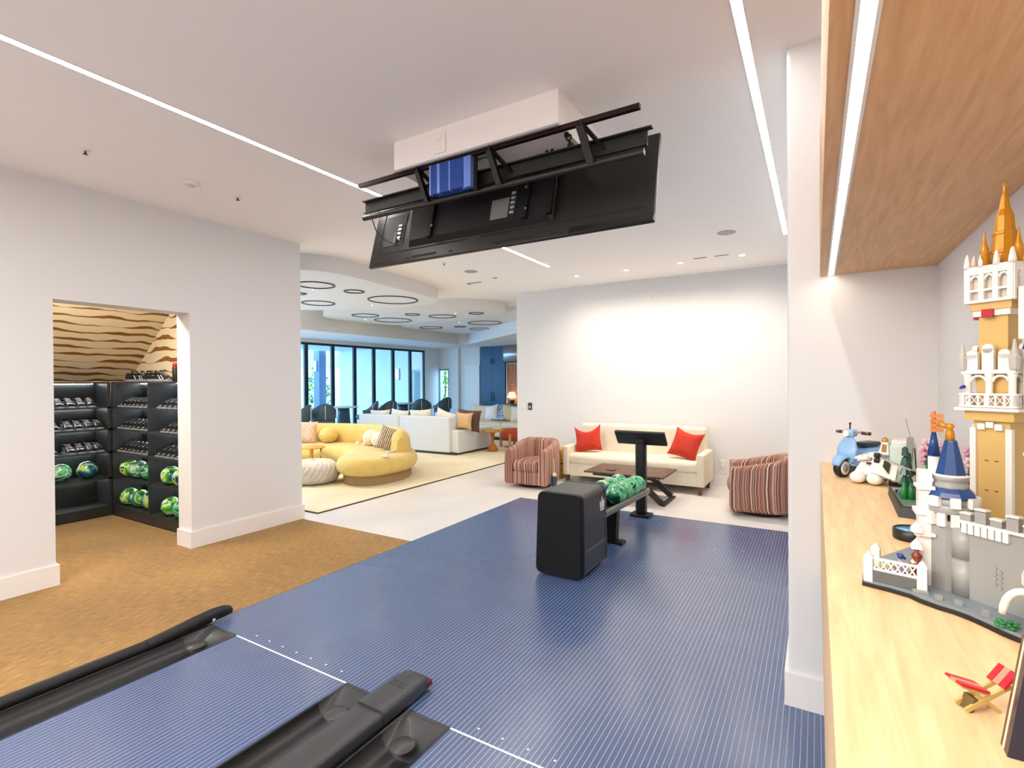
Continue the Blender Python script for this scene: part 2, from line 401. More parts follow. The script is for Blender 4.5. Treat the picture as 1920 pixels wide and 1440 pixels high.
# ---- approach and lanes: every board its own piece
PW = 0.02703
def board_mesh(name, L):
    b = MB(); e = 0.0022
    b.add([(0,0,0),(PW-e,0,0),(PW-e,L,0),(0,L,0)], [(0,1,2,3)], 0)
    b.add([(PW-e,0,-0.0004),(PW,0,-0.0004),(PW,L,-0.0004),(PW-e,L,-0.0004)], [(0,1,2,3)], 1)
    b.add([(PW-e,0,0),(PW-e,0,-0.0004),(PW-e,L,-0.0004),(PW-e,L,0)], [(0,1,2,3)], 1)
    return b
appr = thing('floor_approach', None, None, (-3.66, 1.952, 0), kind='structure')
o0 = board_mesh('board', 6.335-1.952).build('board', [LANE, LANELINE], appr)
for k in range(1, 152): place(o0, 'board', (k*PW, 0, 0), appr)
sub = MB().box(0, -0.02, -0.05, 4.46, 6.335-1.952, -0.002).build('subfloor', DARK, appr)
MB().box(4.11, 0, -0.002, 4.46, 6.335-1.952, 0.0).build('edge_panel', LANE, appr)
for i, lx in enumerate((-3.66+13*PW, -3.66+79*PW)):
    ln = thing('bowling_lane', 'navy pinstriped bowling lane between the left gutter and the middle gutter' if i == 0 else 'navy pinstriped bowling lane right of the middle gutter, running under the wood cabinet', 'lane', (lx, -3.0, 0), group='bowling lanes')
    if i == 0: l0 = board_mesh('board', 4.94).build('board', [LANE, LANELINE], ln); b0 = l0
    else: b0 = place(l0, 'board', (0, 0, 0), ln)
    for k in range(1, 39): place(l0, 'board', (k*PW, 0, 0), ln)
    MB().box(0, 0, -0.06, 39*PW, 4.94, -0.002).build('lane_bed', DARK, ln)
    MB().box(0.0, 4.941, -0.002, 39*PW, 4.951, 0.0006).build('foul_line', WHITE, ln)
    for k in range(7):
        MB().cyl((0.12+k*0.1365, 5.012, 0.0), (0.12+k*0.1365, 5.012, 0.0008), 0.006, n=10).build('guide_dot', WHITE, ln)
ad = [(-1.11, 5.404), (-0.867, 5.334), (-0.62, 5.42), (-1.30, 5.33), (-1.571, 5.95), (-1.132, 6.022), (-0.719, 6.05), (-3.011, 5.258), (-2.90, 5.25), (-1.0, 5.98), (-1.40, 6.0)]
for x, y in ad: MB().cyl((x+3.66, y-1.952, 0.0), (x+3.66, y-1.952, 0.0008), 0.006, n=8).build('guide_dot', WHITE, appr)
# ---- gutters, capping
def gutter(x0, x1, label):
    t = thing('lane_gutter', label, 'gutter', (x0, -3.0, 0), group='lane gutters'); w = x1-x0; c = w/2; r = w/2-0.012; L = 4.95; n = 10
    sec = [(0.0, 0.002), (0.012, 0.002)]+[(c-r*cos(pi*k/n), -0.085*sin(pi*k/n)) for k in range(n+1)]+[(w-0.012, 0.002), (w, 0.002)]
    MB().loft([[(x, y, z) for x, z in sec] for y in (0, L-0.20)], 0, caps=False, closed=False).build('trough', GUTTER, t)
    # flared throat piece that rises to the approach
    rings = []
    for k in range(7):
        f = k/6; d = (1-f)**1.5
        rings.append([(x, L-0.20+0.20*f, z*d if z < 0 else z) for x, z in sec])
    MB().loft(rings, 0, caps=False, closed=False).build('throat', CAPM, t)
    MB().lathe([(0.001, -0.002), (0.055, -0.002), (0.062, 0.0), (0.058, 0.004), (0.001, 0.006)], (c, L-0.19, -0.018), 20, sx=1.0, sy=1.0).xf(Matrix.Identity(4)).build('throat_disc', mat('smoky_plastic', '#454446', 0.3), t)
    return t
gutter(-3.60, -3.66+13*PW, 'charcoal half-round gutter beside the tan carpet')
gutter(-3.66+52*PW, -1.985, 'charcoal half-round gutter left of the middle capping')
gutter(-1.80, -3.66+79*PW, 'charcoal half-round gutter right of the middle capping')
# low rail along the carpet
t = thing('lane_side_rail', 'low black side rail with upturned tip between carpet and left gutter', 'rail', (-3.63, -3.0, 0))
sec = [(-0.035, 0.0), (-0.035, 0.03), (-0.02, 0.052), (0.0, 0.06), (0.022, 0.05), (0.034, 0.03), (0.036, 0.0)]
MB().loft([[(x, y, z) for x, z in sec] for y in (0, 4.55)]).build('rail_body', BLACK, t)
rings = []
for y, s_, dz in ((4.551, 1.08, 0.0), (4.70, 1.1, 0.012), (4.85, 1.1, 0.030), (4.97, 1.05, 0.042), (5.04, 0.9, 0.045), (5.09, 0.55, 0.044), (5.105, 0.2, 0.043)):
    rings.append([(x*s_, y, max(0.0, z*s_*0.95 + (dz if z > 0.0 else dz*0.6))) for x, z in sec])
MB().loft(rings).build('end_tip', BLACK, t)
MB().sphere((0.03, 4.955, 0.032), 0.014).build('tip_button', mat('pale_grey_plastic', '#b9b9ba', 0.4), t)
# middle capping with nose cover
t = thing('lane_capping', 'charcoal capping with rounded nose cover between the two lane gutters', 'capping', (-1.892, -3.0, 0))
sec = rrect(0.178, 0.07, 0.018, 3, 0, 0.035)
MB().loft([[(x, y, max(z, 0)) for x, z in sec] for y in (0, 4.775)]).build('capping_strip', CAPM, t)
sec = rrect(0.186, 0.082, 0.024, 3, 0, 0.041)
rings = []
for y, sx_, sz_ in ((4.778, 1.0, 1.0), (4.90, 1.0, 1.0), (5.02, 0.98, 1.03), (5.09, 0.92, 1.0), (5.13, 0.80, 0.86), (5.15, 0.62, 0.62), (5.155, 0.3, 0.3)):
    rings.append([(x*sx_, y, max(0.0, z*sz_)) for x, z in sec])
nose = MB().loft(rings).build('nose_cover', CAPM, t)
em = MB()
for (x0, y0, x1, y1) in ((-0.05, 5.015, -0.012, 5.023), (-0.05, 5.02, -0.042, 5.055), (-0.05, 5.048, -0.02, 5.056), (-0.028, 5.030, -0.020, 5.056), (-0.004, 5.015, 0.004, 5.06), (-0.004, 5.036, 0.028, 5.043), (0.012, 5.015, 0.048, 5.022), (0.030, 5.018, 0.038, 5.058)):
    em.box(x0, y0-0.05, 0.0815, x1, y1-0.05, 0.0845)
em.build('emblem', DARK, nose)
MB().cyl((0.0, 5.07, 0.081), (0.0, 5.07, 0.0835), 0.006, n=10).build('sensor_dot', BLACK, nose)
MB().rbox(-0.055, 5.105, 0.018, 0.085, 5.158, 0.052, 0.012).build('red_lens', mat('dark_red_lens', '#5c0d12', 0.2), nose, kind=None)

# ---- walls
wl = MB(); X0, X1 = -5.70, -5.45
wl.box(X0, -3.2, 0, X1, 1.675, CZ); wl.box(X0, 2.752, 0, X1, 4.045, CZ); wl.box(X0, 1.675, 2.388, X1, 2.752, CZ)
struct(wl.build('wall_left', WALL))
b = MB(); H = 0.17
b.box(-5.45, -3.2, 0, -5.43, 1.675, H); b.box(-5.70, 1.675, 0, -5.43, 1.695, H)
struct(b.build('baseboard_left', TRIM))
b = MB(); b.box(-5.45, 2.732, 0, -5.43, 4.065, H); b.box(-5.70, 2.732, 0, -5.45, 2.752, H); b.box(-5.70, 4.045, 0, -5.45, 4.065, H)
struct(b.build('baseboard_left', TRIM))
S('wall_back', WALL, (-5.0, 8.55, 0, 0.8, 8.80, CZ))
S('baseboard_back', TRIM, (-5.0, 8.53, 0, -0.13, 8.55, 0.16))
# pillar end with soft plaster corners
rr = 0.018
poly = [(0.60, 2.98), (0.60, 8.55), (-0.127, 8.55)] + arc(-0.127+rr, 2.98+rr, rr, pi, 1.5*pi, 5)
struct(MB().prism(poly, 0, CZ, smooth=False).build('wall_right', WALL))
S('baseboard_right', TRIM, (-0.145, 2.962, 0, 0.05, 2.98, H), (-0.145, 2.98, 0, -0.127, 8.53, H))
S('wall_niche', WALL, (0.475, -3.2, 0, 0.60, 2.98, CZ))
S('wall_front', WALL, (-8.4, -3.3, 0, 0.6, -3.2, CZ))
# ceiling
S('ceiling', CEIL, (-13.0, -3.3, CZ, 0.8, 15.2, CZ+0.08))
S('ceiling_bulkhead', CEIL, (-2.575, 2.69, 3.175, -1.284, 3.75, CZ))
S('trim_1', mat('pale_metal_edge', '#b9b6ba', 0.4, 0.3), (-2.575, 2.68, 3.165, -1.284, 2.70, 3.178))
# ---- lounge side: outer walls
S('wall_lounge', WALL, (-13.0, 3.3, 0, -5.70, 3.42, CZ))
S('wall_far', WALL, (-13.0, 14.4, 2.13, -11.23, 14.5, CZ), (-11.23, 14.4, 0, -9.9, 14.5, CZ), (-11.72, 14.4, 0, -11.23, 14.5, 0.35), (-9.9, 14.52, 0, 0.8, 14.62, CZ))
S('wall_kitchen', WALL, (0.0, 8.8, 0, 0.1, 14.5, CZ))
XW = -11.72
S('wall_window', WALL, (XW-0.15, 3.4, 2.755, XW, 13.75, CZ), (XW-0.2, 13.66, 0, XW+0.02, 14.4, CZ))
S('trim_2', WALL, (-10.99, 14.30, 0, -10.75, 14.40, 2.85))
soff = [(XW, 3.42), (-9.80, 3.42), (-9.80, 13.1), (-9.55, 13.2), (-6.3, 10.75), (-5.0, 10.2), (0.0, 10.2), (0.0, 14.4), (XW, 14.4)]
struct(MB().prism(soff[::1], 2.85, CZ+0.01).build('ceiling_soffit', WALL))
# free-form hanging ceiling panels
def cloud(name, pts):
    p_ = [(v.x, v.y) for v in smoothpath([(x, y, 0) for x, y in pts], 8, True)]
    return struct(MB().prism(p_, 3.16, CZ+0.01).build(name, WALL))
cloud('ceiling_panel', [(-5.98, 4.2), (-5.62, 4.75), (-5.70, 5.8), (-5.82, 6.9), (-6.05, 7.42), (-6.75, 7.66), (-7.85, 7.45), (-9.0, 6.75), (-9.5, 5.6), (-8.8, 4.3), (-7.2, 3.7)])
cloud('ceiling_panel', [(-9.35, 7.55), (-8.0, 7.9), (-6.6, 8.25), (-5.95, 8.75), (-5.72, 9.25), (-6.05, 9.7), (-7.1, 9.72), (-8.3, 9.85), (-9.3, 10.0), (-9.72, 9.3), (-9.75, 8.3)])
cloud('ceiling_panel', [(-9.6, 10.25), (-8.6, 10.05), (-7.4, 9.95), (-6.2, 10.0), (-5.6, 10.3), (-5.8, 10.75), (-6.4, 11.2), (-7.4, 12.0), (-8.4, 12.8), (-9.3, 13.0), (-9.75, 12.2), (-9.75, 11.0)])
rings_ = [(-6.56, 6.797, .436), (-6.47, 5.814, .154), (-6.529, 5.117, .272), (-7.983, 6.313, .289), (-7.369, 5.469, .09), (-8.605, 8.05, .285), (-8.719, 9.028, .43), (-7.631, 8.5, .155), (-7.293, 9.12, .30), (-6.346, 9.111, .155), (-7.211, 10.727, .42), (-9.069, 10.85, .30), (-8.25, 11.086, .155), (-8.174, 11.9, .28)]
where = ['largest ring on the nearest hanging ceiling panel', 'small ring in the middle of the nearest hanging ceiling panel', 'ring nearest the left wall end on the hanging ceiling panel', 'mid-sized ring at the far side of the nearest hanging panel', 'smallest ring on the nearest hanging ceiling panel', 'left ring on the second hanging ceiling panel', 'largest ring on the second hanging ceiling panel', 'small ring in the middle of the second hanging panel', 'mid-sized ring right of centre on the second hanging panel', 'small ring at the tip of the second hanging panel', 'largest ring on the farthest hanging ceiling panel', 'left ring on the farthest hanging ceiling panel', 'small ring in the middle of the farthest hanging panel', 'ring at the back of the farthest hanging ceiling panel']
for (x, y, r), wh in zip(rings_, where):
    t = thing('ring_light', 'dark bronze unlit recessed '+wh, 'light', (x, y, 3.1585), group='recessed ring lights')
    n = 40; sec = [(r-0.016, 0.0), (r-0.016, -0.012), (r+0.012, -0.012), (r+0.012, 0.0)]
    b = MB(); vs = []; fs = []
    for i in range(n):
        a = 2*pi*i/n; vs += [(q*cos(a), q*sin(a), z) for q, z in sec]
    for i in range(n):
        for k in range(4): fs.append((i*4+k, i*4+(k+1) % 4, ((i+1) % n)*4+(k+1) % 4, ((i+1) % n)*4+k))
    b.add(vs, fs); b.build('ring_trim', mat('dark_bronze', '#3a2c2c', 0.4, 0.4), t)

# ---- linear ceiling lights
def led(name, label, x, y0, y1, z, wd, m):
    t = thing(name, label, 'light', (x, (y0+y1)/2, z)); L = (y1-y0)/2
    MB().box(-wd/2-0.006, -L, -0.004, -wd/2, L, 0.002).box(wd/2, -L, -0.004, wd/2+0.006, L, 0.002).box(-wd/2, -L, 0.0, wd/2, L, 0.002).build('channel', TRIM, t)
    MB().box(-wd/2, -L+0.002, -0.003, wd/2, L-0.002, 0.0).build('diffuser', m, t); return t
led('linear_ceiling_light', 'long glowing white linear light along the left ceiling, passing behind the screen', -3.415, -3.0, 6.8, CZ, 0.045, LEDM)
led('linear_ceiling_light', 'glowing white linear light along the right ceiling beside the pillar', -0.305, -3.0, 6.78, CZ, 0.045, LEDM)
led('cabinet_strip_light', 'bright glowing strip light under the overhead wooden cabinet', 0.063, -2.6, 2.955, 2.193, 0.020, LEDW)

# ---- downlights and ceiling fittings
def downlight(x, y, z, label, r=0.045, power=0, size=150, rot=(0, 0, 0), col=WARM):
    t = thing('downlight', label, 'light', (x, y, z), group='recessed downlights')
    MB().lathe([(r*0.8, 0.001), (r*0.8, -0.004), (r*1.25, -0.006), (r*1.35, 0.001)], (0, 0, 0), 20).build('trim_ring', TRIM, t)
    MB().cyl((0, 0, -0.0045), (0, 0, -0.0065), r*0.78, n=20).build('lens', DLM, t)
    if power: spot('downlight_lamp', (x, y, z-0.03), power, col, size, 1.0, rot, 0.06)
wallwash = (radians(8), 0, 0)
downlight(-3.337, 7.64, CZ, 'lit round downlight over the left end of the white sofa', power=62, rot=wallwash)
downlight(-2.506, 7.65, CZ, 'lit round downlight above the white sofa, second from the left', power=68, rot=wallwash)
downlight(-1.684, 7.60, CZ, 'lit round downlight above the white sofa, third from the left', power=68, rot=wallwash)
downlight(-0.869, 7.59, CZ, 'lit round downlight nearest the pillar above the right armchair', power=62, rot=wallwash)
for x, y, pw, lb in ((-6.9, 5.35, 38, 'by the ring nearest the left wall end'), (-8.4, 5.7, 38, 'at the far left of the nearest hanging panel'), (-7.35, 7.05, 40, 'left of the largest ring on the nearest hanging panel'), (-9.2, 8.6, 35, 'at the left of the second hanging panel'), (-6.75, 8.9, 40, 'near the tip of the second hanging panel'), (-7.7, 10.3, 40, 'on the farthest hanging panel')):
    downlight(x, y, 3.16, 'tiny lit downlight '+lb, 0.014, pw, 140, col=AMBER)
def fitting(name, label, x, y, r, prof, m): tag(MB().lathe(prof, (0, 0, 0), 24).build(name, m), label, 'ceiling fitting'); o = bpy.data.objects[-1] if False else None
def fit(name, label, x, y, prof, m, cat='fitting'):
    o = MB().lathe(prof, (0, 0, 0), 24).build(name, m); o.location = (x, y, CZ); return tag(o, label, cat)
flat = lambda r: [(r, 0.002), (r*1.02, -0.004), (r*0.9, -0.008), (0.002, -0.008)]
GRYF = mat('speaker_grey', '#a9a6a4', 0.6)
t = thing('smoke_detector', 'white round smoke detector on the ceiling near the left wall', 'smoke detector', (-4.545, 2.317, CZ))
MB().lathe([(0.068, 0.002), (0.068, -0.012), (0.060, -0.022), (0.045, -0.026), (0.002, -0.026)], (0, 0, 0), 28).build('detector_body', TRIM, t)
MB().lathe([(0.03, -0.026), (0.026, -0.036), (0.002, -0.037)], (0, 0, 0), 20).build('sensor_cap', mat('offwhite_plastic', '#d6d3d0', 0.5), t)
for nm, x, y in (('nearest the camera, left of the long linear light', -4.558, 1.596), ('beyond the smoke detector', -4.537, 2.72), ('under the far end of the screen', -4.582, 5.784)):
    t = thing('sprinkler', 'small sprinkler head on the ceiling '+nm, 'sprinkler', (x, y, CZ), group='ceiling sprinklers')
    MB().lathe([(0.035, 0.002), (0.033, -0.006), (0.012, -0.010), (0.002, -0.010)], (0, 0, 0), 20).build('escutcheon', TRIM, t)
    MB().lathe([(0.006, -0.008), (0.006, -0.028), (0.016, -0.030), (0.016, -0.033), (0.002, -0.034)], (0, 0, 0), 12).build('sprinkler_head', mat('brass_bronze', '#6e4a34', 0.35, 0.7), t)
fit('ceiling_speaker', 'grey round ceiling speaker left of the white bulkhead wall', -4.591, 6.455, flat(0.10), GRYF, 'speaker')
fit('ceiling_speaker', 'grey round ceiling speaker beside the right linear light', -0.889, 6.339, flat(0.10), GRYF, 'speaker')
fit('ceiling_sensor', 'tiny grey sensor dot on the ceiling beyond the left speaker', -4.544, 7.068, flat(0.04), GRYF, 'sensor')
tag(MB().box(-5.22, 7.20, CZ-0.006, -4.92, 7.235, CZ+0.001).box(-5.22, 7.235, CZ-0.006, -5.19, 7.30, CZ+0.001).build('ceiling_vent', mat('vent_shadow', '#77716c', 0.7)), 'thin slot air vent in the ceiling past the left speaker', 'vent')
tag(MB().box(-1.48, 7.45, CZ-0.005, -1.30, 7.475, CZ+0.001).box(-1.20, 7.45, CZ-0.005, -1.02, 7.475, CZ+0.001).build('ceiling_vent', mat('vent_shadow', '#77716c', 0.7)), 'pair of thin slot vents in the ceiling among the sofa downlights', 'vent')
# wall fittings on the sofa wall
def plate(name, label, cat, x, z, w_, h_, y=8.55, m=TRIM):
    t = thing(name, label, cat, (x, y, z)); MB().rbox(-w_/2, -0.012, -h_/2, w_/2, 0.001, h_/2, 0.004, 2).build('cover_plate', m, t); return t
t = plate('thermostat', 'black wall thermostat with round white dial near the wall end', 'thermostat', -4.714, 1.19, 0.085, 0.135, m=BLACK)
MB().cyl((0, -0.0125, -0.015), (0, -0.016, -0.015), 0.026, n=20).build('dial', mat('offwhite_plastic', '#d6d3d0', 0.5), t); MB().cyl((0, -0.0165, -0.015), (0, -0.018, -0.015), 0.014, n=16).build('dial_centre', BLACK, t)
t = plate('light_switch', 'white light switch plate left of the black thermostat', 'switch', -4.86, 1.19, 0.08, 0.125)
MB().box(-0.018, -0.017, -0.035, 0.018, -0.011, 0.035).build('rocker', TRIM, t)
t = plate('wall_sensor', 'small white sensor high on the sofa wall', 'sensor', -2.378, 3.07, 0.085, 0.14)
MB().box(-0.02, -0.02, -0.045, 0.02, -0.011, 0.045).build('lens_window', mat('offwhite_plastic', '#d6d3d0', 0.5), t)
t = plate('power_outlet', 'white wall outlet low beside the right end of the white sofa', 'outlet', -1.27, 0.36, 0.08, 0.125)
for dz in (-0.026, 0.026): MB().rbox(-0.017, -0.016, dz-0.017, 0.017, -0.010, dz+0.017, 0.006, 2).build('socket', TRIM, t)
t = plate('bulkhead_outlet', 'painted outlet cover on the ceiling bulkhead above the screen frame', 'outlet', -2.16, 3.275, 0.105, 0.135, y=2.69, m=CEIL)
for dz in (-0.03, 0.03): MB().rbox(-0.02, -0.016, dz-0.02, 0.02, -0.010, dz+0.02, 0.006, 2).build('socket', CEIL, t)

# ---- window wall: folding glass panels
ys = [0.4, 0.478, 0.548, 0.618, 0.688]
ed = [7.40] + [q*11.72 for q in (0.757, 0.8318, 0.8997, 0.9647, 1.0357, 1.1045, 1.1655)]
ed = [ed[1]-k*0.84 for k in (5, 4, 3, 2, 1)] + ed[1:]
GL = glass()
for k in range(len(ed)-1):
    y0, y1 = ed[k], ed[k+1]; f = 0.055
    t = thing('window_%d' % (k+1), None, None, (XW, (y0+y1)/2, 0), kind='structure'); hl = (y1-y0)/2
    MB().box(-0.06, -hl, 0.0, 0.0, -hl+f, 2.755).build('stile', FRAMEM, t); MB().box(-0.06, hl-f, 0.0, 0.0, hl, 2.755).build('stile', FRAMEM, t)
    MB().box(-0.06, -hl+f, 2.69, 0.0, hl-f, 2.755).build('top_rail', FRAMEM, t); MB().box(-0.06, -hl+f, 0.0, 0.0, hl-f, 0.12).build('bottom_rail', FRAMEM, t)
    MB().box(-0.033, -hl+f, 0.12, -0.027, hl-f, 2.69).build('pane', GL, t)
t = thing('window_%d' % (len(ed)), None, None, (-11.475, 14.45, 0), kind='structure')
for a in ((-0.245, 0.35, -0.18, 2.13), (0.18, 0.35, 0.245, 2.13)): MB().box(a[0], -0.03, a[1], a[2], 0.03, a[3]).build('stile', mat('teal_grey_frame', '#8fb0b4', 0.5), t)
for z0, z1 in ((0.35, 0.43), (2.06, 2.13)): MB().box(-0.18, -0.03, z0, 0.18, 0.03, z1).build('window_rail', mat('teal_grey_frame', '#8fb0b4', 0.5), t)
MB().box(-0.18, -0.004, 0.43, 0.18, 0.004, 2.06).build('pane', GL, t)
t = thing('door_1', None, None, (-10.2, 14.36, 0), kind='structure')
MB().box(-0.30, 0.0, 0.01, 0.30, 0.04, 2.235).build('door_leaf', TRIM, t); MB().cyl((-0.22, 0.0, 1.0), (-0.22, -0.06, 1.0), 0.02, n=10).build('door_handle', STEEL, t)
# ================================================================== SCREEN ON ITS CEILING FRAME
T = thing('ceiling_screen', 'large black screen seen from behind, hanging tilted from a steel ceiling frame', 'screen', (-1.93, 2.85, 3.165), world=True)
MAROON = mat('dark_maroon_steel', '#2a1414', 0.4, 0.4)
def part(name, m, mb, par=None): return mb.build(name, m, par if par is not None else T)
rail = part('top_rail', MAROON, MB().box(-2.97, 2.715, 3.148, -0.815, 2.745, 3.176))
part('channel_beam', mat('olive_black_steel', '#24241f', 0.5, 0.3), MB().box(-3.005, 2.82, 2.985, -0.80, 2.826, 3.07).box(-3.005, 2.785, 3.066, -0.77, 2.826, 3.074).box(-3.005, 2.80, 2.982, -0.80, 2.826, 2.987))
part('lower_pipe', mat('gunmetal_pipe', '#3a3835', 0.35, 0.6), MB().cyl((-2.99, 2.79, 2.938), (-0.81, 2.79, 2.938), 0.019, n=14))
for bx in (-2.40, -1.80, -1.175):
    b = MB(); b.obox((bx+0.03, 2.745, 3.05), (0.022, 0, 0), (0, 0.004, 0), (0.028, 0.025, -0.115))
    b.obox((bx+0.055, 2.735, 3.05), (0.0035, 0, 0), (0, 0.02, 0), (0.028, 0.025, -0.115))
    b.obox((bx+0.075, 2.78, 3.085), (0.014, 0, 0), (0, 0.012, 0.004), (0.055, 0.06, -0.075)); part('hanger_bracket', BLACKM, b)
for hx in (-1.263,):
    part('lifting_hook', BLACKM, MB().box(hx-0.015, 2.80, 3.07, hx+0.02, 2.82, 3.10).cyl((hx, 2.81, 3.095), (hx-0.01, 2.81, 3.125), 0.008).tube([(hx-0.01+0.016*cos(a), 2.81, 3.14+0.016*sin(a)) for a in [2*pi*i/14 for i in range(14)]], 0.006, 6, closed=True).box(hx-0.035, 2.80, 3.145, hx-0.01, 2.82, 3.172))
b = MB()
for dx in (0, 0.035): b.xprism([(0.0+2.80, 3.07), (2.82, 3.07), (2.81, 3.10)], 0, -1.43+dx, -1.41+dx)
part('beam_clip', BLACKM, b)
# blue finned amplifier
AMPB = mat('blue_anodised_metal', '#3d63c4', 0.35, 0.35)
amp = part('power_amplifier', AMPB, MB().box(-2.245, 2.735, 2.955, -1.93, 2.80, 3.145))
nf = 26; x0 = -2.262; dx = 0.285/nf
fin0 = None
for k in range(nf):
    big = k in (0, 6, 7, 15)
    f_ = MB().box(x0+k*dx, 2.700, 2.950, x0+k*dx+dx*(0.55 if not big else 0.8), 2.736, 3.150-0.006*(k/nf)).build('cooling_fin', mat('pale_blue_edge', '#8fabf0', 0.3, 0.3) if big else AMPB, amp)
MB().box(-1.975, 2.700, 2.945, -1.918, 2.736, 3.145).build('end_block', mat('pale_blue_block', '#6f8fe0', 0.35, 0.3), amp)
MB().cyl((-1.99, 2.715, 2.947), (-1.95, 2.715, 2.947), 0.008).build('terminal', AMPB, amp)
part('amplifier_strap', BLACKM, MB().box(-1.925, 2.735, 2.93, -1.895, 2.75, 3.17).box(-2.20, 2.745, 3.145, -2.185, 2.755, 3.17))
part('cable', BLACK, MB().tube(smoothpath([(-1.90, 2.76, 3.13), (-1.83, 2.755, 3.13), (-1.77, 2.75, 3.09), (-1.75, 2.77, 3.02), (-1.74, 2.80, 2.96)], 5), 0.005, 6))
part('cable', BLACK, MB().tube(smoothpath([(-2.93, 2.79, 2.98), (-2.92, 2.82, 2.90), (-2.90, 2.84, 2.83), (-2.83, 2.86, 2.76), (-2.78, 2.88, 2.74)], 5), 0.004, 6))
# the panel, built in its own tilted frame: a across, b up the panel, c out of the back
BL = Vector((-3.067, 2.905, 2.587)); EV = Vector((0, 0.258, 0.966)); EN = Vector((0, -0.966, 0.258)); PWD = 2.277; PH = 0.585
FM = Matrix(((1, EV.x, EN.x, BL.x), (0, EV.y, EN.y, BL.y), (0, EV.z, EN.z, BL.z), (0, 0, 0, 1)))
PANB = mat('screen_back_black', '#1b1916', 0.36, noise=0.12, nscale=20)
def tp(name, m, mb, par=None): return mb.xf(FM).build(name, m, par if par is not None else T)
pan = tp('screen_panel', PANB, MB().rbox(0, 0, -0.03, PWD, PH, 0.0, 0.008, 2))
tp('screen_face', mat('dark_screen_glass', '#050507', 0.1), MB().box(0.015, 0.015, -0.033, PWD-0.015, PH-0.015, -0.029), pan)
GRO = mat('groove_black', '#060606', 0.7)
for (a0, a1, bb) in ((0.12, 0.95, 0.095), (1.07, 2.22, 0.095)): tp('recess_groove', GRO, MB().box(a0, bb, -0.001, a1, bb+0.012, 0.0015), pan)
tp('recess_groove', GRO, MB().obox((0.085, 0.27, 0.0), (0.006, 0.0, 0), (0.012, 0.19, 0), (0, 0, 0.0015)), pan)
for a0, a1 in ((0.10, 0.26), (0.45, 0.68), (1.18, 1.48)): tp('vent_slot', GRO, MB().box(a0, 0.026, -0.001, a1, 0.043, 0.0015), pan)
for a0 in (0.05, 0.38, 0.80, 1.62): tp('vent_slot', GRO, MB().box(a0, 0.022, -0.001, a0+0.035, 0.036, 0.0015), pan)
house = tp('electronics_housing', mat('housing_black', '#060606', 0.5), MB().loft([[(0.40, 0.12, 0.0), (1.62, 0.12, 0.0), (1.62, 0.55, 0.0), (0.33, 0.55, 0.0)], [(0.44, 0.15, 0.045), (1.59, 0.15, 0.045), (1.59, 0.53, 0.045), (0.40, 0.53, 0.045)]], smooth=False))
for a0 in (0.62, 1.42, 1.60):
    tp('mounting_rib', BLACKM, MB().box(a0, 0.14, 0.04, a0+0.035, 0.54, 0.07), house)
for a0, b0 in ((0.66, 0.22), (1.435, 0.36), (1.615, 0.42), (1.45, 0.20)): tp('screw', STEEL, MB().cyl((a0, b0, 0.068), (a0, b0, 0.076), 0.009, n=8), house)
tp('connector_panel', mat('port_grey', '#6e706c', 0.5), MB().box(1.16, 0.18, 0.044, 1.30, 0.33, 0.05), house)
tp('shadow_bay', GRO, MB().box(1.30, 0.16, 0.044, 1.36, 0.40, 0.048), house)
for k in range(5): tp('port', mat('port_silver', '#cfd3d6', 0.3, 0.6), MB().box(1.315, 0.20+k*0.036, 0.046, 1.345, 0.218+k*0.036, 0.055), house)
bay = tp('port_bay', mat('bay_dark', '#22211e', 0.5), MB().box(0.12, 0.16, 0.0, 0.33, 0.42, 0.004))
for k in range(4): tp('port', mat('port_silver', '#cfd3d6', 0.3, 0.6), MB().box(0.265, 0.21+k*0.034, 0.003, 0.30, 0.228+k*0.034, 0.014), bay)
tp('cable_plug', mat('port_grey', '#6e706c', 0.5), MB().box(0.24, 0.17, 0.003, 0.262, 0.26, 0.02), bay)
tp('plug_light', mat('port_silver', '#cfd3d6', 0.3, 0.6), MB().box(0.285, 0.195, 0.004, 0.30, 0.215, 0.018), bay)
tp('corner_fillet', PANB, MB().xprism([(0.0, 0.0), (0.05, 0.0), (0.0, 0.02)], 0, 1.75, PWD), pan)

# ================================================================== BALL RETURN
B = thing('ball_return', 'black ball return with rounded hood and a sloping ball rack', 'ball return', (-1.895, 3.93, 0))
prof = rrect(0.425, 0.66, 0.05, 4, 0, 0.37)
RACKL = mat('ridge_grey', '#565a5b', 0.35)
HOOD = mat('hood_black', '#0d0e12', 0.45, spec=0.25); HOODG = mat('hood_grey_black', '#212528', 0.34)
def hood_ring(y, tap, wb, z_lo=0.0):
    out = []
    for x, z in rrect(0.425, 0.695, 0.055, 4, 0, 0.365):
        f = max(0, (0.30-z)/0.30); s_ = 1+wb*f*f
        out.append((x*s_*tap, y, max(0.012, z) if z > 0.1 else max(0.012, z)))
    return out
rings = []
for k, y in enumerate((0.0, 0.015, 0.05)): rings.append(hood_ring(y-0.025*0, (0.93, 0.985, 1.0)[k], 0.10))
hf = MB().loft(rings)
hf.v = [(x, y-0.03*(max(0, 0.40-z)/0.40)**2, z) for x, y, z in hf.v]
hf.build('hood_front', HOOD, B)
hs = MB().loft([hood_ring(y, 1.0, 0.10) for y in (0.052, 0.30, 0.53)]); hs.v = [(x, y-0.03*(max(0, 0.40-z)/0.40)**2*(1 if y < 0.2 else 0), z) for x, y, z in hs.v]
hood = hs.build('hood_shell', HOODG, B)
MB().loft([[(x*1.015, y, 0.36+(z-0.36)*1.01 if z > 0.36 else z) for x, y_, z in hood_ring(0, 1, 0.10)] for y in (0.532, 0.56)]).build('hood_rim', HOODG, B)
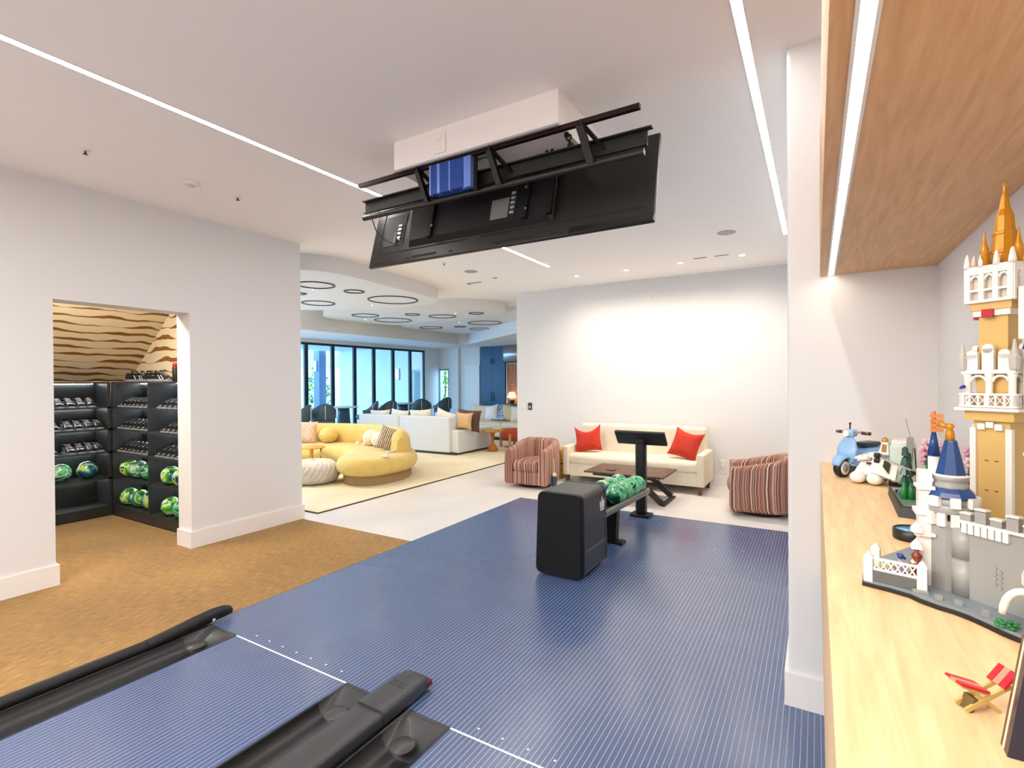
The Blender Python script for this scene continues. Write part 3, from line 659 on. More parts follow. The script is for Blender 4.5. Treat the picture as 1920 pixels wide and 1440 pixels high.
MB().obox((0.2185, 0.30, 0.223), (0.004, 0, 0), (0.0, 0.245, -0.004), (0, 0, 0.010)).build('side_ridge', RACKL, hood)
em = MB()
for dy, h_, l_ in ((-0.034, 0.07, -0.010), (0.0, 0.10, 0.0), (0.034, 0.07, 0.010)):
    em.xprism([(0.465+dy-0.011, 0.52), (0.465+dy+0.011, 0.52), (0.465+dy+0.013+l_, 0.52+h_*0.6), (0.465+dy+l_*1.6, 0.52+h_), (0.465+dy-0.013+l_, 0.52+h_*0.6)], 0, 0.2125, 0.2175)
em.box(0.2125, 0.42, 0.498, 0.2175, 0.51, 0.513)
em.build('white_emblem', WHITE, hood)
# rack: two side rails, tray floor, legs
RACK = mat('rack_grey', '#6c6e68', 0.4, 0.3)
def rz(y): return 0.43-0.035*(y-0.45)
for sx_, nm in ((0.195, 'rack_rail'), (-0.195, 'rack_rail')):
    rings = []
    for y in (0.50, 0.60, 1.2, 1.80, 2.02, 2.06):
        s_ = 1.0 if y < 2.05 else 0.4
        rings.append([(sx_+x*s_, y, rz(y)+z*s_) for x, z in rrect(0.045, 0.062, 0.018, 3, 0, 0)])
    MB().loft(rings).build(nm, RACK, B)
MB().add([(-0.18, 0.5, rz(0.5)-0.028), (0.18, 0.5, rz(0.5)-0.028), (0.18, 2.04, rz(2.04)-0.028), (-0.18, 2.04, rz(2.04)-0.028), (-0.18, 0.5, rz(0.5)-0.035), (0.18, 0.5, rz(0.5)-0.035), (0.18, 2.04, rz(2.04)-0.035), (-0.18, 2.04, rz(2.04)-0.035)], [(0,1,2,3),(4,7,6,5),(0,4,5,1),(1,5,6,2),(2,6,7,3),(3,7,4,0)]).build('rack_tray', DARK, B)
MB().box(-0.012, 0.55, rz(0.5)-0.04, 0.012, 2.0, rz(0.5)+0.0).build('rack_divider', DARK, B)
MB().box(-0.20, 2.02, rz(2.04)-0.03, 0.20, 2.06, rz(2.04)+0.03).build('rack_end', RACK, B)
for y in (1.13,):
    MB().add([(0.02, y-0.05, 0.02), (0.12, y-0.05, 0.02), (0.12, y+0.05, 0.02), (0.02, y+0.05, 0.02), (-0.02, y-0.05, 0.385), (0.14, y-0.05, 0.385), (0.14, y+0.05, 0.385), (-0.02, y+0.05, 0.385)], [(0,3,2,1),(4,5,6,7),(0,1,5,4),(1,2,6,5),(2,3,7,6),(3,0,4,7)]).build('rack_leg', BLACKM, B)
    MB().rbox(-0.02, y-0.07, 0.001, 0.20, y+0.07, 0.022, 0.012, 2).build('foot_plate', BLACKM, B)
MB().box(-0.19, 0.56, 0.30, 0.19, 0.62, 0.40).build('hood_tail', DARK, B)
# ---- balls
GREEN = [(0.30, '#0c4a3a'), (0.42, '#1f9a5e'), (0.5, '#6fd08f'), (0.56, '#1d8f50'), (0.66, '#bfe8cf'), (0.72, '#175a66')]
LIME = [(0.30, '#12505a'), (0.40, '#3fae3c'), (0.48, '#a4df3f'), (0.54, '#e6f3cf'), (0.60, '#57b838'), (0.70, '#2a6f86')]
TEAL = [(0.30, '#163a5a'), (0.42, '#1d6a7a'), (0.5, '#8fd0a8'), (0.55, '#d6e66a'), (0.62, '#1f7d70'), (0.72, '#20406a')]
BALLM = {'green': ramp_mat('green_swirl_urethane', b_marble(GREEN), 0.12, 0.6), 'lime': ramp_mat('lime_swirl_urethane', b_marble(LIME), 0.14, 0.6), 'teal': ramp_mat('teal_swirl_urethane', b_marble(TEAL), 0.14, 0.6)}
HOLE = mat('finger_hole_black', '#0a1512', 0.8)
def ball(kind, loc, label, group, r=0.108, rot=(0, 0, 0)):
    t = thing('bowling_ball', label, 'bowling ball', loc, group=group); t.rotation_euler = rot
    key = 'ball_'+kind
    if key not in PROTO:
        s = MB().sphere((0, 0, 0), r, 28, 18).build('shell', BALLM[kind], t); hs = []
        for a, e in ((-0.12, 0.20), (0.12, 0.20), (0.0, -0.14)):
            d = Vector((sin(a), -cos(a)*cos(e), sin(e)*1.0)).normalized()
            hs.append(MB().cyl(d*(r-0.012), d*(r+0.0006), 0.0125, n=12).build('finger_hole', HOLE, t))
        PROTO[key] = (s, hs)
    else:
        s, hs = PROTO[key]; place(s, 'shell', (0, 0, 0), t)
        for h_ in hs: place(h_, 'finger_hole', (0, 0, 0), t)
    return t
PROTO = {}
bx, by = -1.895, 3.93
def rb(y): return rz(y)+0.088
for kind, x, y, lab, rot in (('green', 0.10, 1.17, 'green swirled bowling ball, nearest on the right of the return rack', (0.3, 0, 0.5)), ('green', 0.10, 1.395, 'green swirled bowling ball, second on the right of the return rack', (1.3, 0.4, 2.2)),
    ('green', 0.10, 1.63, 'green swirled bowling ball, third on the right of the return rack', (0.7, 2.4, 1.2)), ('green', 0.10, 1.86, 'pale green swirled bowling ball, farthest on the right of the return rack', (2.1, 1.0, 4.0)),
    ('teal', -0.10, 1.30, 'dark teal bowling ball half behind the ball return hood', (0.4, 2.2, 1.0)), ('green', -0.10, 1.56, 'green swirled bowling ball with a dark hole, left lane of the rack', (0.2, 0.1, -0.3)), ('green', -0.10, 1.82, 'green swirled bowling ball at the far left of the return rack', (1.0, 2.0, 0.3))):
    ball(kind, (bx+x, by+y, rb(y)), lab, 'balls on the ball return', rot=rot)

# ================================================================== SCORE CONSOLE
P = thing('score_console', 'black scoring console on a post behind the ball return', 'console', (-1.865, 6.22, 0))
MB().rbox(-0.125, -0.10, 0.001, 0.125, 0.10, 0.03, 0.012, 2).build('base_plate', BLACKM, P)
MB().rbox(-0.062, -0.06, 0.02, 0.062, 0.06, 0.90, 0.03, 3).build('post', BLACKM, P)
hd = MB().rbox(-0.315, -0.02, -0.105, 0.315, 0.02, 0.105, 0.012, 3); hd.xf(Matrix.Translation((0.0, -0.02, 0.965)) @ Matrix.Rotation(radians(-2), 4, 'Z') @ Matrix.Rotation(radians(38), 4, 'X'))
hdo = hd.build('console_head', mat('console_black', '#1a1c19', 0.45), P)
MB().box(-0.28, 0.018, -0.08, 0.28, 0.023, 0.08).xf(Matrix.Translation((0.0, -0.02, 0.965)) @ Matrix.Rotation(radians(-2), 4, 'Z') @ Matrix.Rotation(radians(38), 4, 'X')).build('touch_screen', mat('dark_screen_glass', '#050507', 0.1), hdo)
MB().rbox(-0.05, -0.05, 0.87, 0.05, 0.03, 0.96, 0.02, 2).build('neck', BLACKM, P)

# ================================================================== LOUNGE BY THE APPROACH
def armchair(name, label, loc, rotz):
    t = thing(name, label, 'armchair', loc, rotz, group='striped barrel armchairs')
    W, D = 0.36, 0.37
    path = [(-W, -D), (-W, -0.2), (-W, 0.0)] + [(-W+0.24+0.24*cos(a), D-0.24+0.24*sin(a)) for a in [pi-(pi/2)*i/7 for i in range(8)]]
    path += [(-x, y) for x, y in reversed(path)]
    P2 = [Vector((x, y, 0)) for x, y in path]; n = len(P2); L = [0]
    for i in range(1, n): L.append(L[-1]+(P2[i]-P2[i-1]).length)
    rings = []; uvs = []
    for i in range(n):
        d = (P2[min(i+1, n-1)]-P2[max(i-1, 0)]).normalized(); inn = Vector((d.y, -d.x, 0)); f = min(L[i], L[-1]-L[i])/(L[-1]/2)
        h = 0.60+0.13*max(0, min(1, (f-0.10)/0.62)); e = 0.0 if f > 0.02 else 0.012
        sec = [(0.02, 0.055), (0.0, 0.10), (-0.012+e, 0.35), (0.0+e, h-0.05), (0.018, h-0.012), (0.055, h), (0.10, h-0.008), (0.125, h-0.045), (0.135, 0.30), (0.135, 0.06)]
        rings.append([tuple(P2[i]+inn*o+Vector((0, 0, z))) for o, z in sec]); uvs.append([(L[i]+o*1.2, z) for o, z in sec])
    MB().loft(rings, uvs=uvs).build('barrel_shell', STRIPE, t)
    def uvx(mb):
        mb.has_uv = True; mb.uv = [[(mb.v[i][0]+0.7, mb.v[i][2]) for i in f] for f in mb.f]; return mb
    uvx(MB().rbox(-0.215, -0.385, 0.25, 0.215, 0.23, 0.425, 0.06, 3, puff=0.02)).build('seat_cushion', STRIPE, t)
    uvx(MB().rbox(-0.225, -0.375, 0.055, 0.225, 0.23, 0.27, 0.03, 2)).build('seat_base', STRIPE, t)
    MB().lathe([(0.27, 0.001), (0.27, 0.05), (0.25, 0.056), (0.002, 0.056)], (0, 0, 0), 28).build('swivel_base', mat('dark_brown_base', '#2a1d16', 0.5), t)
    return t
armchair('armchair', 'striped terracotta barrel armchair left of the white sofa', (-3.93, 7.27, 0), radians(4))
armchair('armchair', 'striped plum-brown barrel armchair partly hidden by the pillar', (-0.60, 7.15, 0), radians(-82))
# bottle on the floor
t = thing('water_bottle', 'dark blue water bottle with white cap on the floor beside the left armchair', 'bottle', (-3.515, 7.14, 0))
MB().lathe([(0.036, 0.001), (0.038, 0.01), (0.038, 0.17), (0.03, 0.19), (0.026, 0.195)], (0, 0, 0), 18).build('bottle_body', mat('slate_blue_steel', '#34495f', 0.4, 0.3), t)
MB().lathe([(0.034, 0.19), (0.034, 0.215), (0.026, 0.23), (0.012, 0.235), (0.010, 0.25), (0.004, 0.252)], (0, 0, 0), 18).build('cap', mat('ivory_plastic', '#e6dcc6', 0.5), t)
MB().cyl((0.0, 0, 0.25), (-0.006, 0, 0.46), 0.006, n=8).build('straw', mat('ivory_plastic', '#e6dcc6', 0.5), t)
# sofa
s = thing('sofa', 'white linen bench sofa with slim arms against the white wall', 'sofa', (-2.50, 8.03, 0), radians(0))
hw = 1.12
MB().rbox(-hw+0.08, 0.22, 0.14, hw-0.08, 0.42, 0.935, 0.05, 3, puff=0.012).build('backrest', CREAM, s)
MB().rbox(-hw+0.09, -0.34, 0.30, hw-0.09, 0.24, 0.475, 0.06, 3, puff=0.02).build('seat_cushion', CREAM, s)
MB().box(-hw+0.10, -0.325, 0.12, hw-0.10, 0.3, 0.31).build('seat_base', CREAM, s)
for sg in (-1, 1):
    MB().rbox(sg*hw-sg*0.11, -0.37, 0.12, sg*hw, 0.36, 0.60, 0.03, 3).build('armrest', CREAM, s)
    for yy in (-0.31, 0.30):
        MB().loft([[(sg*(hw-0.07)+x*q, yy+y*q, z) for x, y in ((-.032,-.032),(.032,-.032),(.032,.032),(-.032,.032))] for q, z in ((0.75, 0.001), (1.0, 0.125))], smooth=False).build('leg', WALNUT, s)
MB().box(-hw+0.2, 0.28, 0.02, hw-0.2, 0.32, 0.12).build('back_rail', mat('dark_brown_base', '#2a1d16', 0.5), s)
def cushion(name, label, loc, w_, h_, th, m, rot, cat='pillow', group=None, flop=0.0, pinch=0.10):
    o = MB().pillow(w_, h_, th, pinch=pinch, flop=flop).build(name, m); o.location = loc; o.rotation_euler = rot; return tag(o, label, cat, group)
cushion('throw_pillow', 'rust red pillow leaning at the left end of the white sofa', (-3.30, 8.00, 0.705), 0.46, 0.46, 0.17, RED, (radians(-20), radians(-9), radians(8)), flop=0.10)
cushion('throw_pillow', 'rust red pillow leaning at the right end of the white sofa', (-1.70, 7.97, 0.705), 0.46, 0.46, 0.17, RED, (radians(-22), radians(12), radians(-14)), flop=0.04)
# coffee table
t = thing('coffee_table', 'low walnut coffee table with crossed legs in front of the white sofa', 'table', (-2.28, 7.09, 0))
MB().rbox(-0.56, -0.38, 0.375, 0.56, 0.38, 0.40, 0.006, 2).build('tabletop', WALNUT, t)
MB().box(-0.46, -0.28, 0.33, 0.46, 0.28, 0.374).build('apron', mat('espresso_wood', '#2c201b', 0.5), t)
ESP = mat('espresso_wood', '#2c201b', 0.5)
for sg in (-1, 1):
    for yy in (-0.26, 0.26):
        b = MB(); b.obox((sg*0.32, yy, 0.19), (0.024, 0, 0.028*sg), (0, 0.026, 0), (sg*0.19, 0, -0.16)); b.build('leg', ESP, t)
    MB().box(sg*0.53-0.03, -0.30, 0.001, sg*0.53+0.03, 0.30, 0.03).build('foot_bar', ESP, t)
MB().cyl((0.45, -0.2805, 0.352), (0.45, -0.284, 0.352), 0.01, n=8).build('bolt', STEEL, t)
tag(MB().rbox(-2.56, 6.86, 0.401, -2.44, 6.90, 0.413, 0.005, 2).cyl((-2.45, 6.885, 0.414), (-2.41, 6.885, 0.425), 0.004, n=6).build('remote_control', BLACK), 'small black remote on the coffee table top', 'remote')
# side tables
for x, y, lab in ((-3.90, 7.90, 'honey oak box side table between the left armchair and the sofa'), (-0.86, 7.72, 'honey oak box side table behind the right armchair')):
    t = thing('side_table', lab, 'side table', (x, y+0.12, 0), group='oak side tables')
    MB().rbox(-0.17, -0.17, 0.0, 0.17, 0.17, 0.245, 0.01, 2).build('lower_box', OAK, t); MB().rbox(-0.17, -0.17, 0.265, 0.17, 0.17, 0.50, 0.01, 2).build('upper_box', OAK, t)
    MB().box(-0.155, -0.155, 0.24, 0.155, 0.155, 0.27).build('shadow_gap', ESP, t)
# ================================================================== GREAT ROOM
rug = thing('area_rug', 'large cream rug with a thin dark bound edge under the mustard sofa', 'rug', (-9.2, 9.0, 0))
MB().box(-2.35, -4.70, 0.0005, 3.72, 4.4, 0.010).build('rug_pile', RUG, rug)
MB().box(3.72, -4.73, 0.0005, 3.75, 4.4, 0.011).box(-2.35, -4.73, 0.0005, 3.72, -4.70, 0.011).build('bound_edge', mat('dark_binding', '#45382e', 0.9), rug)
# curved mustard sofa
def puffy(outline, z0, z1, r, k=5, top_in=0.0):
    rings = []
    for i in range(k+1):
        a = -pi/2+pi*i/k*1.0; d = r*(1-cos(a)); zz = (z0+z1)/2+(z1-z0)/2*sin(a)
        q = inset(outline, d); rings.append([(x, y, zz) for x, y in q])
    return rings
sofa = thing('curved_sofa', 'curved mustard boucle sofa with a rounded chaise end on the cream rug', 'sofa', (-7.4, 6.5, 0.010), world=True)
outl = [(-9.75, 6.2), (-8.95, 6.30), (-8.15, 6.52), (-7.55, 6.50), (-7.12, 6.20), (-6.98, 5.90), (-6.72, 5.66), (-6.35, 5.58), (-6.02, 5.78), (-5.92, 6.20), (-6.02, 6.70), (-6.45, 7.25), (-7.15, 7.62), (-8.3, 7.62), (-9.3, 7.25), (-9.9, 6.8)]
op = [(v.x, v.y) for v in smoothpath([(x, y, 0) for x, y in outl], 5, True)]
def clip_l(poly, f): return poly
rings = []
for d, z in ((0.10, 0.165), (0.04, 0.18), (0.0, 0.23), (-0.015, 0.29), (0.0, 0.36), (0.035, 0.41), (0.09, 0.435), (0.15, 0.442)):
    rings.append([(x, y, z) for x, y in inset(op, d)])
MB().loft(rings).build('seat', MUST, sofa)
pl = inset(op, 0.10); MB().prism(pl, 0.010, 0.18, smooth=True).build('plinth', MUSTP, sofa)
bp = smoothpath([(-9.85, 6.75, 0), (-9.1, 7.12, 0), (-8.3, 7.38, 0), (-7.4, 7.40, 0), (-6.75, 7.10, 0), (-6.22, 6.62, 0)], 6)
rings = []; nb = len(bp)
for i, p_ in enumerate(bp):
    d = (bp[min(i+1, nb-1)]-bp[max(i-1, 0)]).normalized(); nn = Vector((d.y, -d.x, 0)); e = min(i, nb-1-i)
    s_ = (0.45, 0.82, 0.95)[e] if e < 3 else 1.0; sh = (0.86, 0.96, 0.99)[e] if e < 3 else 1.0
    sec = []
    for k in range(13):
        a = pi*k/12; sec.append((0.17*cos(a)*s_*(1.0 if 1 else 1), 0.60*sh+0.215*sh*sin(a)))
    sec = [(0.19*s_, 0.40)]+sec+[(-0.19*s_, 0.40), (-0.17*s_, 0.20), (0.17*s_, 0.38)]
    rings.append([tuple(p_+nn*o+Vector((0, 0, z))) for o, z in sec])
MB().loft(rings).build('backrest', MUST, sofa)
MB().box(-8.205, 6.50, 0.19, -8.195, 6.56, 0.43).build('seat_seam', mat('seam_brown', '#5a4420', 0.9), sofa)
KNIT = ramp_mat('chunky_brown_knit', b_knit('#5d4433', '#e8dcc8', 9.0, 1.5), 0.95, bump=0.8)
STRP = ramp_mat('rust_stripe_weave', b_knit('#b5652f', '#f3e8d8', 14.0, 2.0), 0.9)
def ball_pillow(label, loc, r, m, sz=1.0):
    t = thing('ball_pillow', label, 'pillow', loc, group='round pillows on the curved sofa'); n = 20
    MB().sphere((0, 0, 0), r, n, 14, sz=sz).build('cover', m, t); MB().lathe([(0.002, -0.008), (0.02, -0.006), (0.02, 0.004), (0.002, 0.006)], (0, -r*0.98, 0.0), 12).build('button', m, t)
ball_pillow('round mustard pillow on the curved sofa behind the pedestal table', (-8.55, 6.98, 0.600), 0.185, MUST, 0.85)
ball_pillow('round cream pillow on the curved sofa, left one of two', (-7.42, 7.08, 0.595), 0.17, CREAM, 0.92)
ball_pillow('round cream pillow on the curved sofa, touching the brown knit pillow', (-7.08, 6.96, 0.59), 0.165, CREAM, 0.92)
cushion('throw_pillow', 'chunky brown and cream knit pillow leaning on the right arm of the curved sofa', (-6.66, 6.72, 0.655), 0.34, 0.44, 0.16, KNIT, (radians(-14), radians(18), radians(30)))
cushion('throw_pillow', 'rust and white striped pillow on the curved sofa at the wall end', (-8.93, 6.72, 0.66), 0.46, 0.46, 0.16, STRP, (radians(-12), radians(3), radians(42)))
tag(MB().rbox(-6.11, 6.03, 0.453, -5.97, 6.08, 0.475, 0.008, 2).rbox(-6.06, 6.05, 0.470, -6.00, 6.09, 0.495, 0.008, 2).build('remote_control', mat('remote_white', '#e6e2da', 0.4)), 'white remote on the chaise end of the curved sofa', 'remote')
tag(MB().rbox(-6.36, 6.40, 0.453, -6.32, 6.60, 0.485, 0.012, 2).build('remote_control', mat('remote_white', '#e6e2da', 0.4)), 'pale handset beside the knit pillow on the curved sofa', 'remote')
for x, y, lb in ((-7.72, 7.0, 'left'), (-7.55, 7.02, 'right')):
    tag(MB().rbox(x-0.03, y-0.03, 0.453, x+0.03, y+0.03, 0.51, 0.012, 2).build('tumbler', mat('pale_ceramic', '#f0e8d8', 0.3)), 'small pale cup on the curved sofa seat, %s one of two' % lb, 'cup', 'cups on the curved sofa')
# pedestal table
t = thing('pedestal_table', 'small round honey pedestal table in front of the curved sofa', 'table', (-8.10, 6.22, 0.010))
MB().lathe([(0.002, 0.44), (0.24, 0.44), (0.25, 0.452), (0.24, 0.465), (0.002, 0.465)], (0, 0, 0), 28).build('tabletop', mat('honey_lacquer', '#d39a3e', 0.4), t)
MB().lathe([(0.12, 0.0), (0.12, 0.015), (0.05, 0.05), (0.035, 0.2), (0.035, 0.40), (0.06, 0.44)], (0, 0, 0), 20).build('pedestal', mat('honey_lacquer', '#d39a3e', 0.4), t)
# pouf, pleated
t = thing('floor_pouf', 'round pleated off-white pouf beside the wall end', 'pouf', (-7.20, 5.58, 0.010)); b = MB(); n = 208; prof = [(0.28, 0.0), (0.37, 0.04), (0.415, 0.12), (0.42, 0.2), (0.385, 0.29), (0.30, 0.345), (0.18, 0.37), (0.02, 0.372)]
vs = []; fs = []
for k, (r, z) in enumerate(prof):
    for i in range(n):
        a = 2*pi*i/n+0.10*k; q = r*(0.90+0.10*abs(sin(13*a+0.9*k))**0.6*(1 if k < 7 else 0.5)); vs.append((q*cos(a), q*sin(a), z+(0.012*sin(19*a+k) if k > 1 else 0)))
for k in range(len(prof)-1):
    for i in range(n): fs.append((k*n+i, k*n+(i+1) % n, (k+1)*n+(i+1) % n, (k+1)*n+i))
fs += [tuple(reversed(range(n))), tuple(range(7*n, 8*n))]
b.add(vs, fs, 0, True).build('pleated_cover', mat('offwhite_boucle', '#d9d4ca', 0.95, bump=0.6, bscale=14), t)
MB().lathe([(0.03, 0.372), (0.025, 0.39), (0.002, 0.395)], (0, 0, 0), 12).build('centre_button', mat('offwhite_boucle', '#e9e5dc'), t)
# grey sectional
t = thing('sectional_sofa', 'pale grey linen sectional sofa seen from behind', 'sofa', (-8.5, 9.9, 0))
MB().rbox(-1.53, -0.78, 0.06, -0.155, -0.52, 0.86, 0.03, 3).build('back_panel', GREYF, t); MB().rbox(-0.145, -0.78, 0.06, 1.38, -0.52, 0.86, 0.03, 3).build('back_panel', GREYF, t)
MB().rbox(1.20, -0.70, 0.05, 1.57, 0.75, 0.56, 0.03, 3).build('armrest', GREYF, t)
MB().rbox(-1.53, -0.53, 0.06, 1.21, 0.72, 0.40, 0.03, 3).build('seat_base', GREYF, t)
MB().rbox(-1.52, -0.52, 0.38, -0.155, 0.72, 0.53, 0.05, 3, puff=0.02).build('seat_cushion', CREAM, t); MB().rbox(-0.145, -0.52, 0.38, 1.20, 0.72, 0.53, 0.05, 3, puff=0.02).build('seat_cushion', CREAM, t)
MB().box(-1.50, -0.74, 0.011, 1.53, 0.70, 0.06).build('base_plinth', DARK, t)
for i, (x, zt, rz_) in enumerate(((-9.72, 0.90, 5), (-9.05, 0.92, -6), (-8.35, 0.94, 4), (-7.60, 0.93, -8))):
    cushion('throw_pillow', 'cream pillow peeking over the grey sectional back, %s from the left' % ('first', 'second', 'third', 'fourth')[i], (x, 9.55, zt-0.19), 0.66, 0.50, 0.18, CREAM, (radians(-8), radians((-2, 4, -3, 14)[i]), radians(rz_)), group='cream pillows on the grey sectional')
cushion('throw_pillow', 'tan linen pillow with a centre button on the end of the grey sectional', (-6.98, 9.50, 0.765), 0.42, 0.40, 0.17, mat('tan_linen', '#d9b98a', 0.9, bump=0.2, bscale=160), (radians(-10), radians(2), radians(12)), pinch=0.14)
cushion('throw_pillow', 'dark brown woven pillow behind the tan button pillow', (-7.02, 9.74, 0.755), 0.62, 0.52, 0.20, ramp_mat('dark_brown_weave', b_knit('#4b352b', '#7a5c4c', 60, 0.5), 0.95), (radians(-6), radians(4), radians(10)))
# cream sectional farther back
t = thing('sectional_sofa', 'cream sectional sofa at the back of the lounge, facing the camera', 'sofa', (-7.7, 12.6, 0))
MB().rbox(-1.5, -0.55, 0.10, 1.7, 0.40, 0.42, 0.04, 3).build('seat_base', CREAM, t)
for k in range(2): MB().rbox(-1.49+k*1.595, -0.56, 0.36, 0.095+k*1.595, 0.36, 0.50, 0.05, 3, puff=0.02).build('seat_cushion', CREAM, t)
MB().rbox(-1.5, 0.32, 0.15, 1.7, 0.62, 0.88, 0.06, 3, puff=0.02).build('backrest', CREAM, t)
MB().box(-1.45, -0.5, 0.0, 1.65, 0.55, 0.10).build('base_plinth', DARK, t)
for (lab, x, y, m, a, w_) in (('cream pillow leaning at the left of the far cream sectional', -8.75, 12.72, CREAM, 6, 0.62), ('white square pillow beside the blue throw on the far sectional', -8.28, 12.62, TRIM, -8, 0.50), ('beige pillow right of the blue throw on the far sectional', -7.70, 12.70, mat('beige_linen', '#d8c9a4', 0.9), 5, 0.5), ('pale pillow at the wall end of the far sectional', -7.36, 12.60, CREAM, -6, 0.5)):
    cushion('throw_pillow', lab, (x, y, 0.735), w_, 0.48, 0.18, m, (radians(-14), radians(a), radians(a)), group='pillows on the far sectional')
# draped blue throw
vs = []; fs = []; n1, n2 = 22, 26
for i in range(n1+1):
    for j in range(n2+1):
        u, v = i/n1, j/n2; x = -8.22+0.46*u+0.05*sin(v*7)*u
        if v < 0.25: y, z = 13.10-0.10*v, 0.70+0.9*v*1.0
        elif v < 0.4: y, z = 13.075-1.6*(v-0.25), 0.925+0.04*sin((v-0.25)/0.15*pi)
        else: y, z = 12.83-0.42*(v-0.4), 0.92-0.62*(v-0.4)
        f = 0.035*sin(u*19+3*sin(v*5))+0.02*sin(u*37+v*9); vs.append((x-0.10*(v-0.4)*(u-0.3), y-abs(f)-0.04, z+f*0.3))
for i in range(n1):
    for j in range(n2): a = i*(n2+1)+j; fs.append((a, a+n2+1, a+n2+2, a+1))
o = MB().add(vs, fs, 0, True).build('throw_blanket', ramp_mat('blue_white_throw', b_knit('#3f7fc9', '#cfe2f4', 7, 5), 0.9)); md = o.modifiers.new('thick', 'SOLIDIFY'); md.thickness = 0.012
tag(o, 'blue and white throw blanket draped over the far cream sectional', 'blanket')
# wooden drum side table, red stool
t = thing('side_table', 'round oak side table with a drop-shaped turned base', 'side table', (-6.62, 10.15, 0)); ORW = mat('orange_lacquer_wood', '#b5691f', 0.35)
MB().lathe([(0.002, 0.48), (0.27, 0.48), (0.28, 0.495), (0.27, 0.51), (0.002, 0.51)], (0, 0, 0), 28).build('tabletop', OAK, t)
MB().lathe([(0.10, 0.0), (0.125, 0.03), (0.12, 0.07), (0.08, 0.13), (0.035, 0.20), (0.03, 0.30), (0.06, 0.44), (0.10, 0.48)], (0, 0, 0), 22).build('turned_base', ORW, t)
t = thing('stool', 'terracotta round stool with chunky wooden legs by the wall end', 'stool', (-6.62, 11.05, 0))
MB().lathe([(0.20, 0.20), (0.29, 0.22), (0.30, 0.28), (0.30, 0.42), (0.28, 0.46), (0.002, 0.47)], (0, 0, 0), 28).build('seat', TERRA, t)
for a in (0.35, 1.92, 3.5, 5.06): MB().cyl((0.29*cos(a), 0.29*sin(a), 0.0), (0.29*cos(a), 0.29*sin(a), 0.36), 0.035, n=12).build('leg', mat('pink_beech', '#c98f6a', 0.5), t)
# bar-height tub chairs and tables by the glass
SLATE = mat('slate_blue_woven', '#37505c', 0.6); CHW = mat('pale_blue_grey_frame', '#aebfd0', 0.4)
def tub(label, x, y, rz_, hgt=1.15):
    t = thing('bar_chair', label, 'chair', (x, y, 0), rz_, group='tub chairs by the glass wall'); z0 = hgt-0.38
    rings = []; n = 18
    for i in range(n+1):
        a = -0.25+(pi+0.5)*i/n; f = sin(max(0, min(pi, a))); r = 0.29; h = z0+0.12+0.26*f**1.2
        c_, s_ = cos(a), sin(a); rings.append([(r*c_, r*s_, z0), ((r+0.02)*c_, (r+0.02)*s_, z0+0.05), ((r+0.03)*c_, (r+0.03)*s_, h), (r*c_, r*s_, h+0.01), ((r-0.02)*c_, (r-0.02)*s_, h-0.02), ((r-0.03)*c_, (r-0.03)*s_, z0)])
    MB().loft(rings).build('tub_back', SLATE, t)
    MB().lathe([(0.24, z0-0.10), (0.27, z0-0.07), (0.27, z0-0.01), (0.24, z0+0.02), (0.002, z0+0.03)], (0, 0, 0), 22).build('seat', SLATE, t)
    for sx_, sy_ in ((-1, -1), (1, -1), (1, 1), (-1, 1)): MB().tube([(0.17*sx_, 0.17*sy_, z0-0.08), (0.23*sx_, 0.23*sy_, 0.0)], 0.016, 8).build('leg', CHW, t)
    MB().tube([(0.215*sx_, 0.215*sy_, 0.25) for sx_, sy_ in ((-1, -1), (1, -1), (1, 1), (-1, 1))], 0.011, 6, closed=True).build('foot_ring', CHW, t)
    for a in (0.5, 1.57, 2.64): MB().tube([(0.325*cos(a), 0.325*sin(a), z0), (0.33*cos(a), 0.33*sin(a), z0+0.24+0.10*sin(a))], 0.010, 6).build('back_rib', CHW, t)
tub('slate tub bar chair nearest the wall end, back to the camera', -10.42, 7.62, radians(-62)); tub('slate tub bar chair second from the wall end, beside the bar table', -10.42, 8.34, radians(-118))
tub('slate tub bar chair left of centre behind the grey sectional', -10.48, 9.80, radians(-40)); tub('slate tub bar chair in the middle behind the cream pillows', -10.48, 10.52, radians(-95)); tub('slate tub bar chair at the right end of the glass wall', -10.42, 12.0, radians(-140)); tub('slate tub bar chair under the far green window', -10.6, 13.2, radians(-100))
def bartable(label, x, y):
    t = thing('bar_table', label, 'table', (x, y, 0), group='bar tables by the glass wall')
    MB().lathe([(0.002, 1.015), (0.36, 1.015), (0.37, 1.03), (0.36, 1.045), (0.002, 1.045)], (0, 0, 0), 28).build('tabletop', CHW, t)
    MB().lathe([(0.20, 0.0), (0.19, 0.4), (0.15, 0.9), (0.15, 1.015), (0.002, 1.015)], (0, 0, 0), 24).build('drum_base', mat('deep_teal_lacquer', '#163f52', 0.4), t)
bartable('teal drum bar table between the tub chairs at the left', -10.5, 9.05); bartable('teal drum bar table between the middle and right tub chairs', -10.5, 11.25)
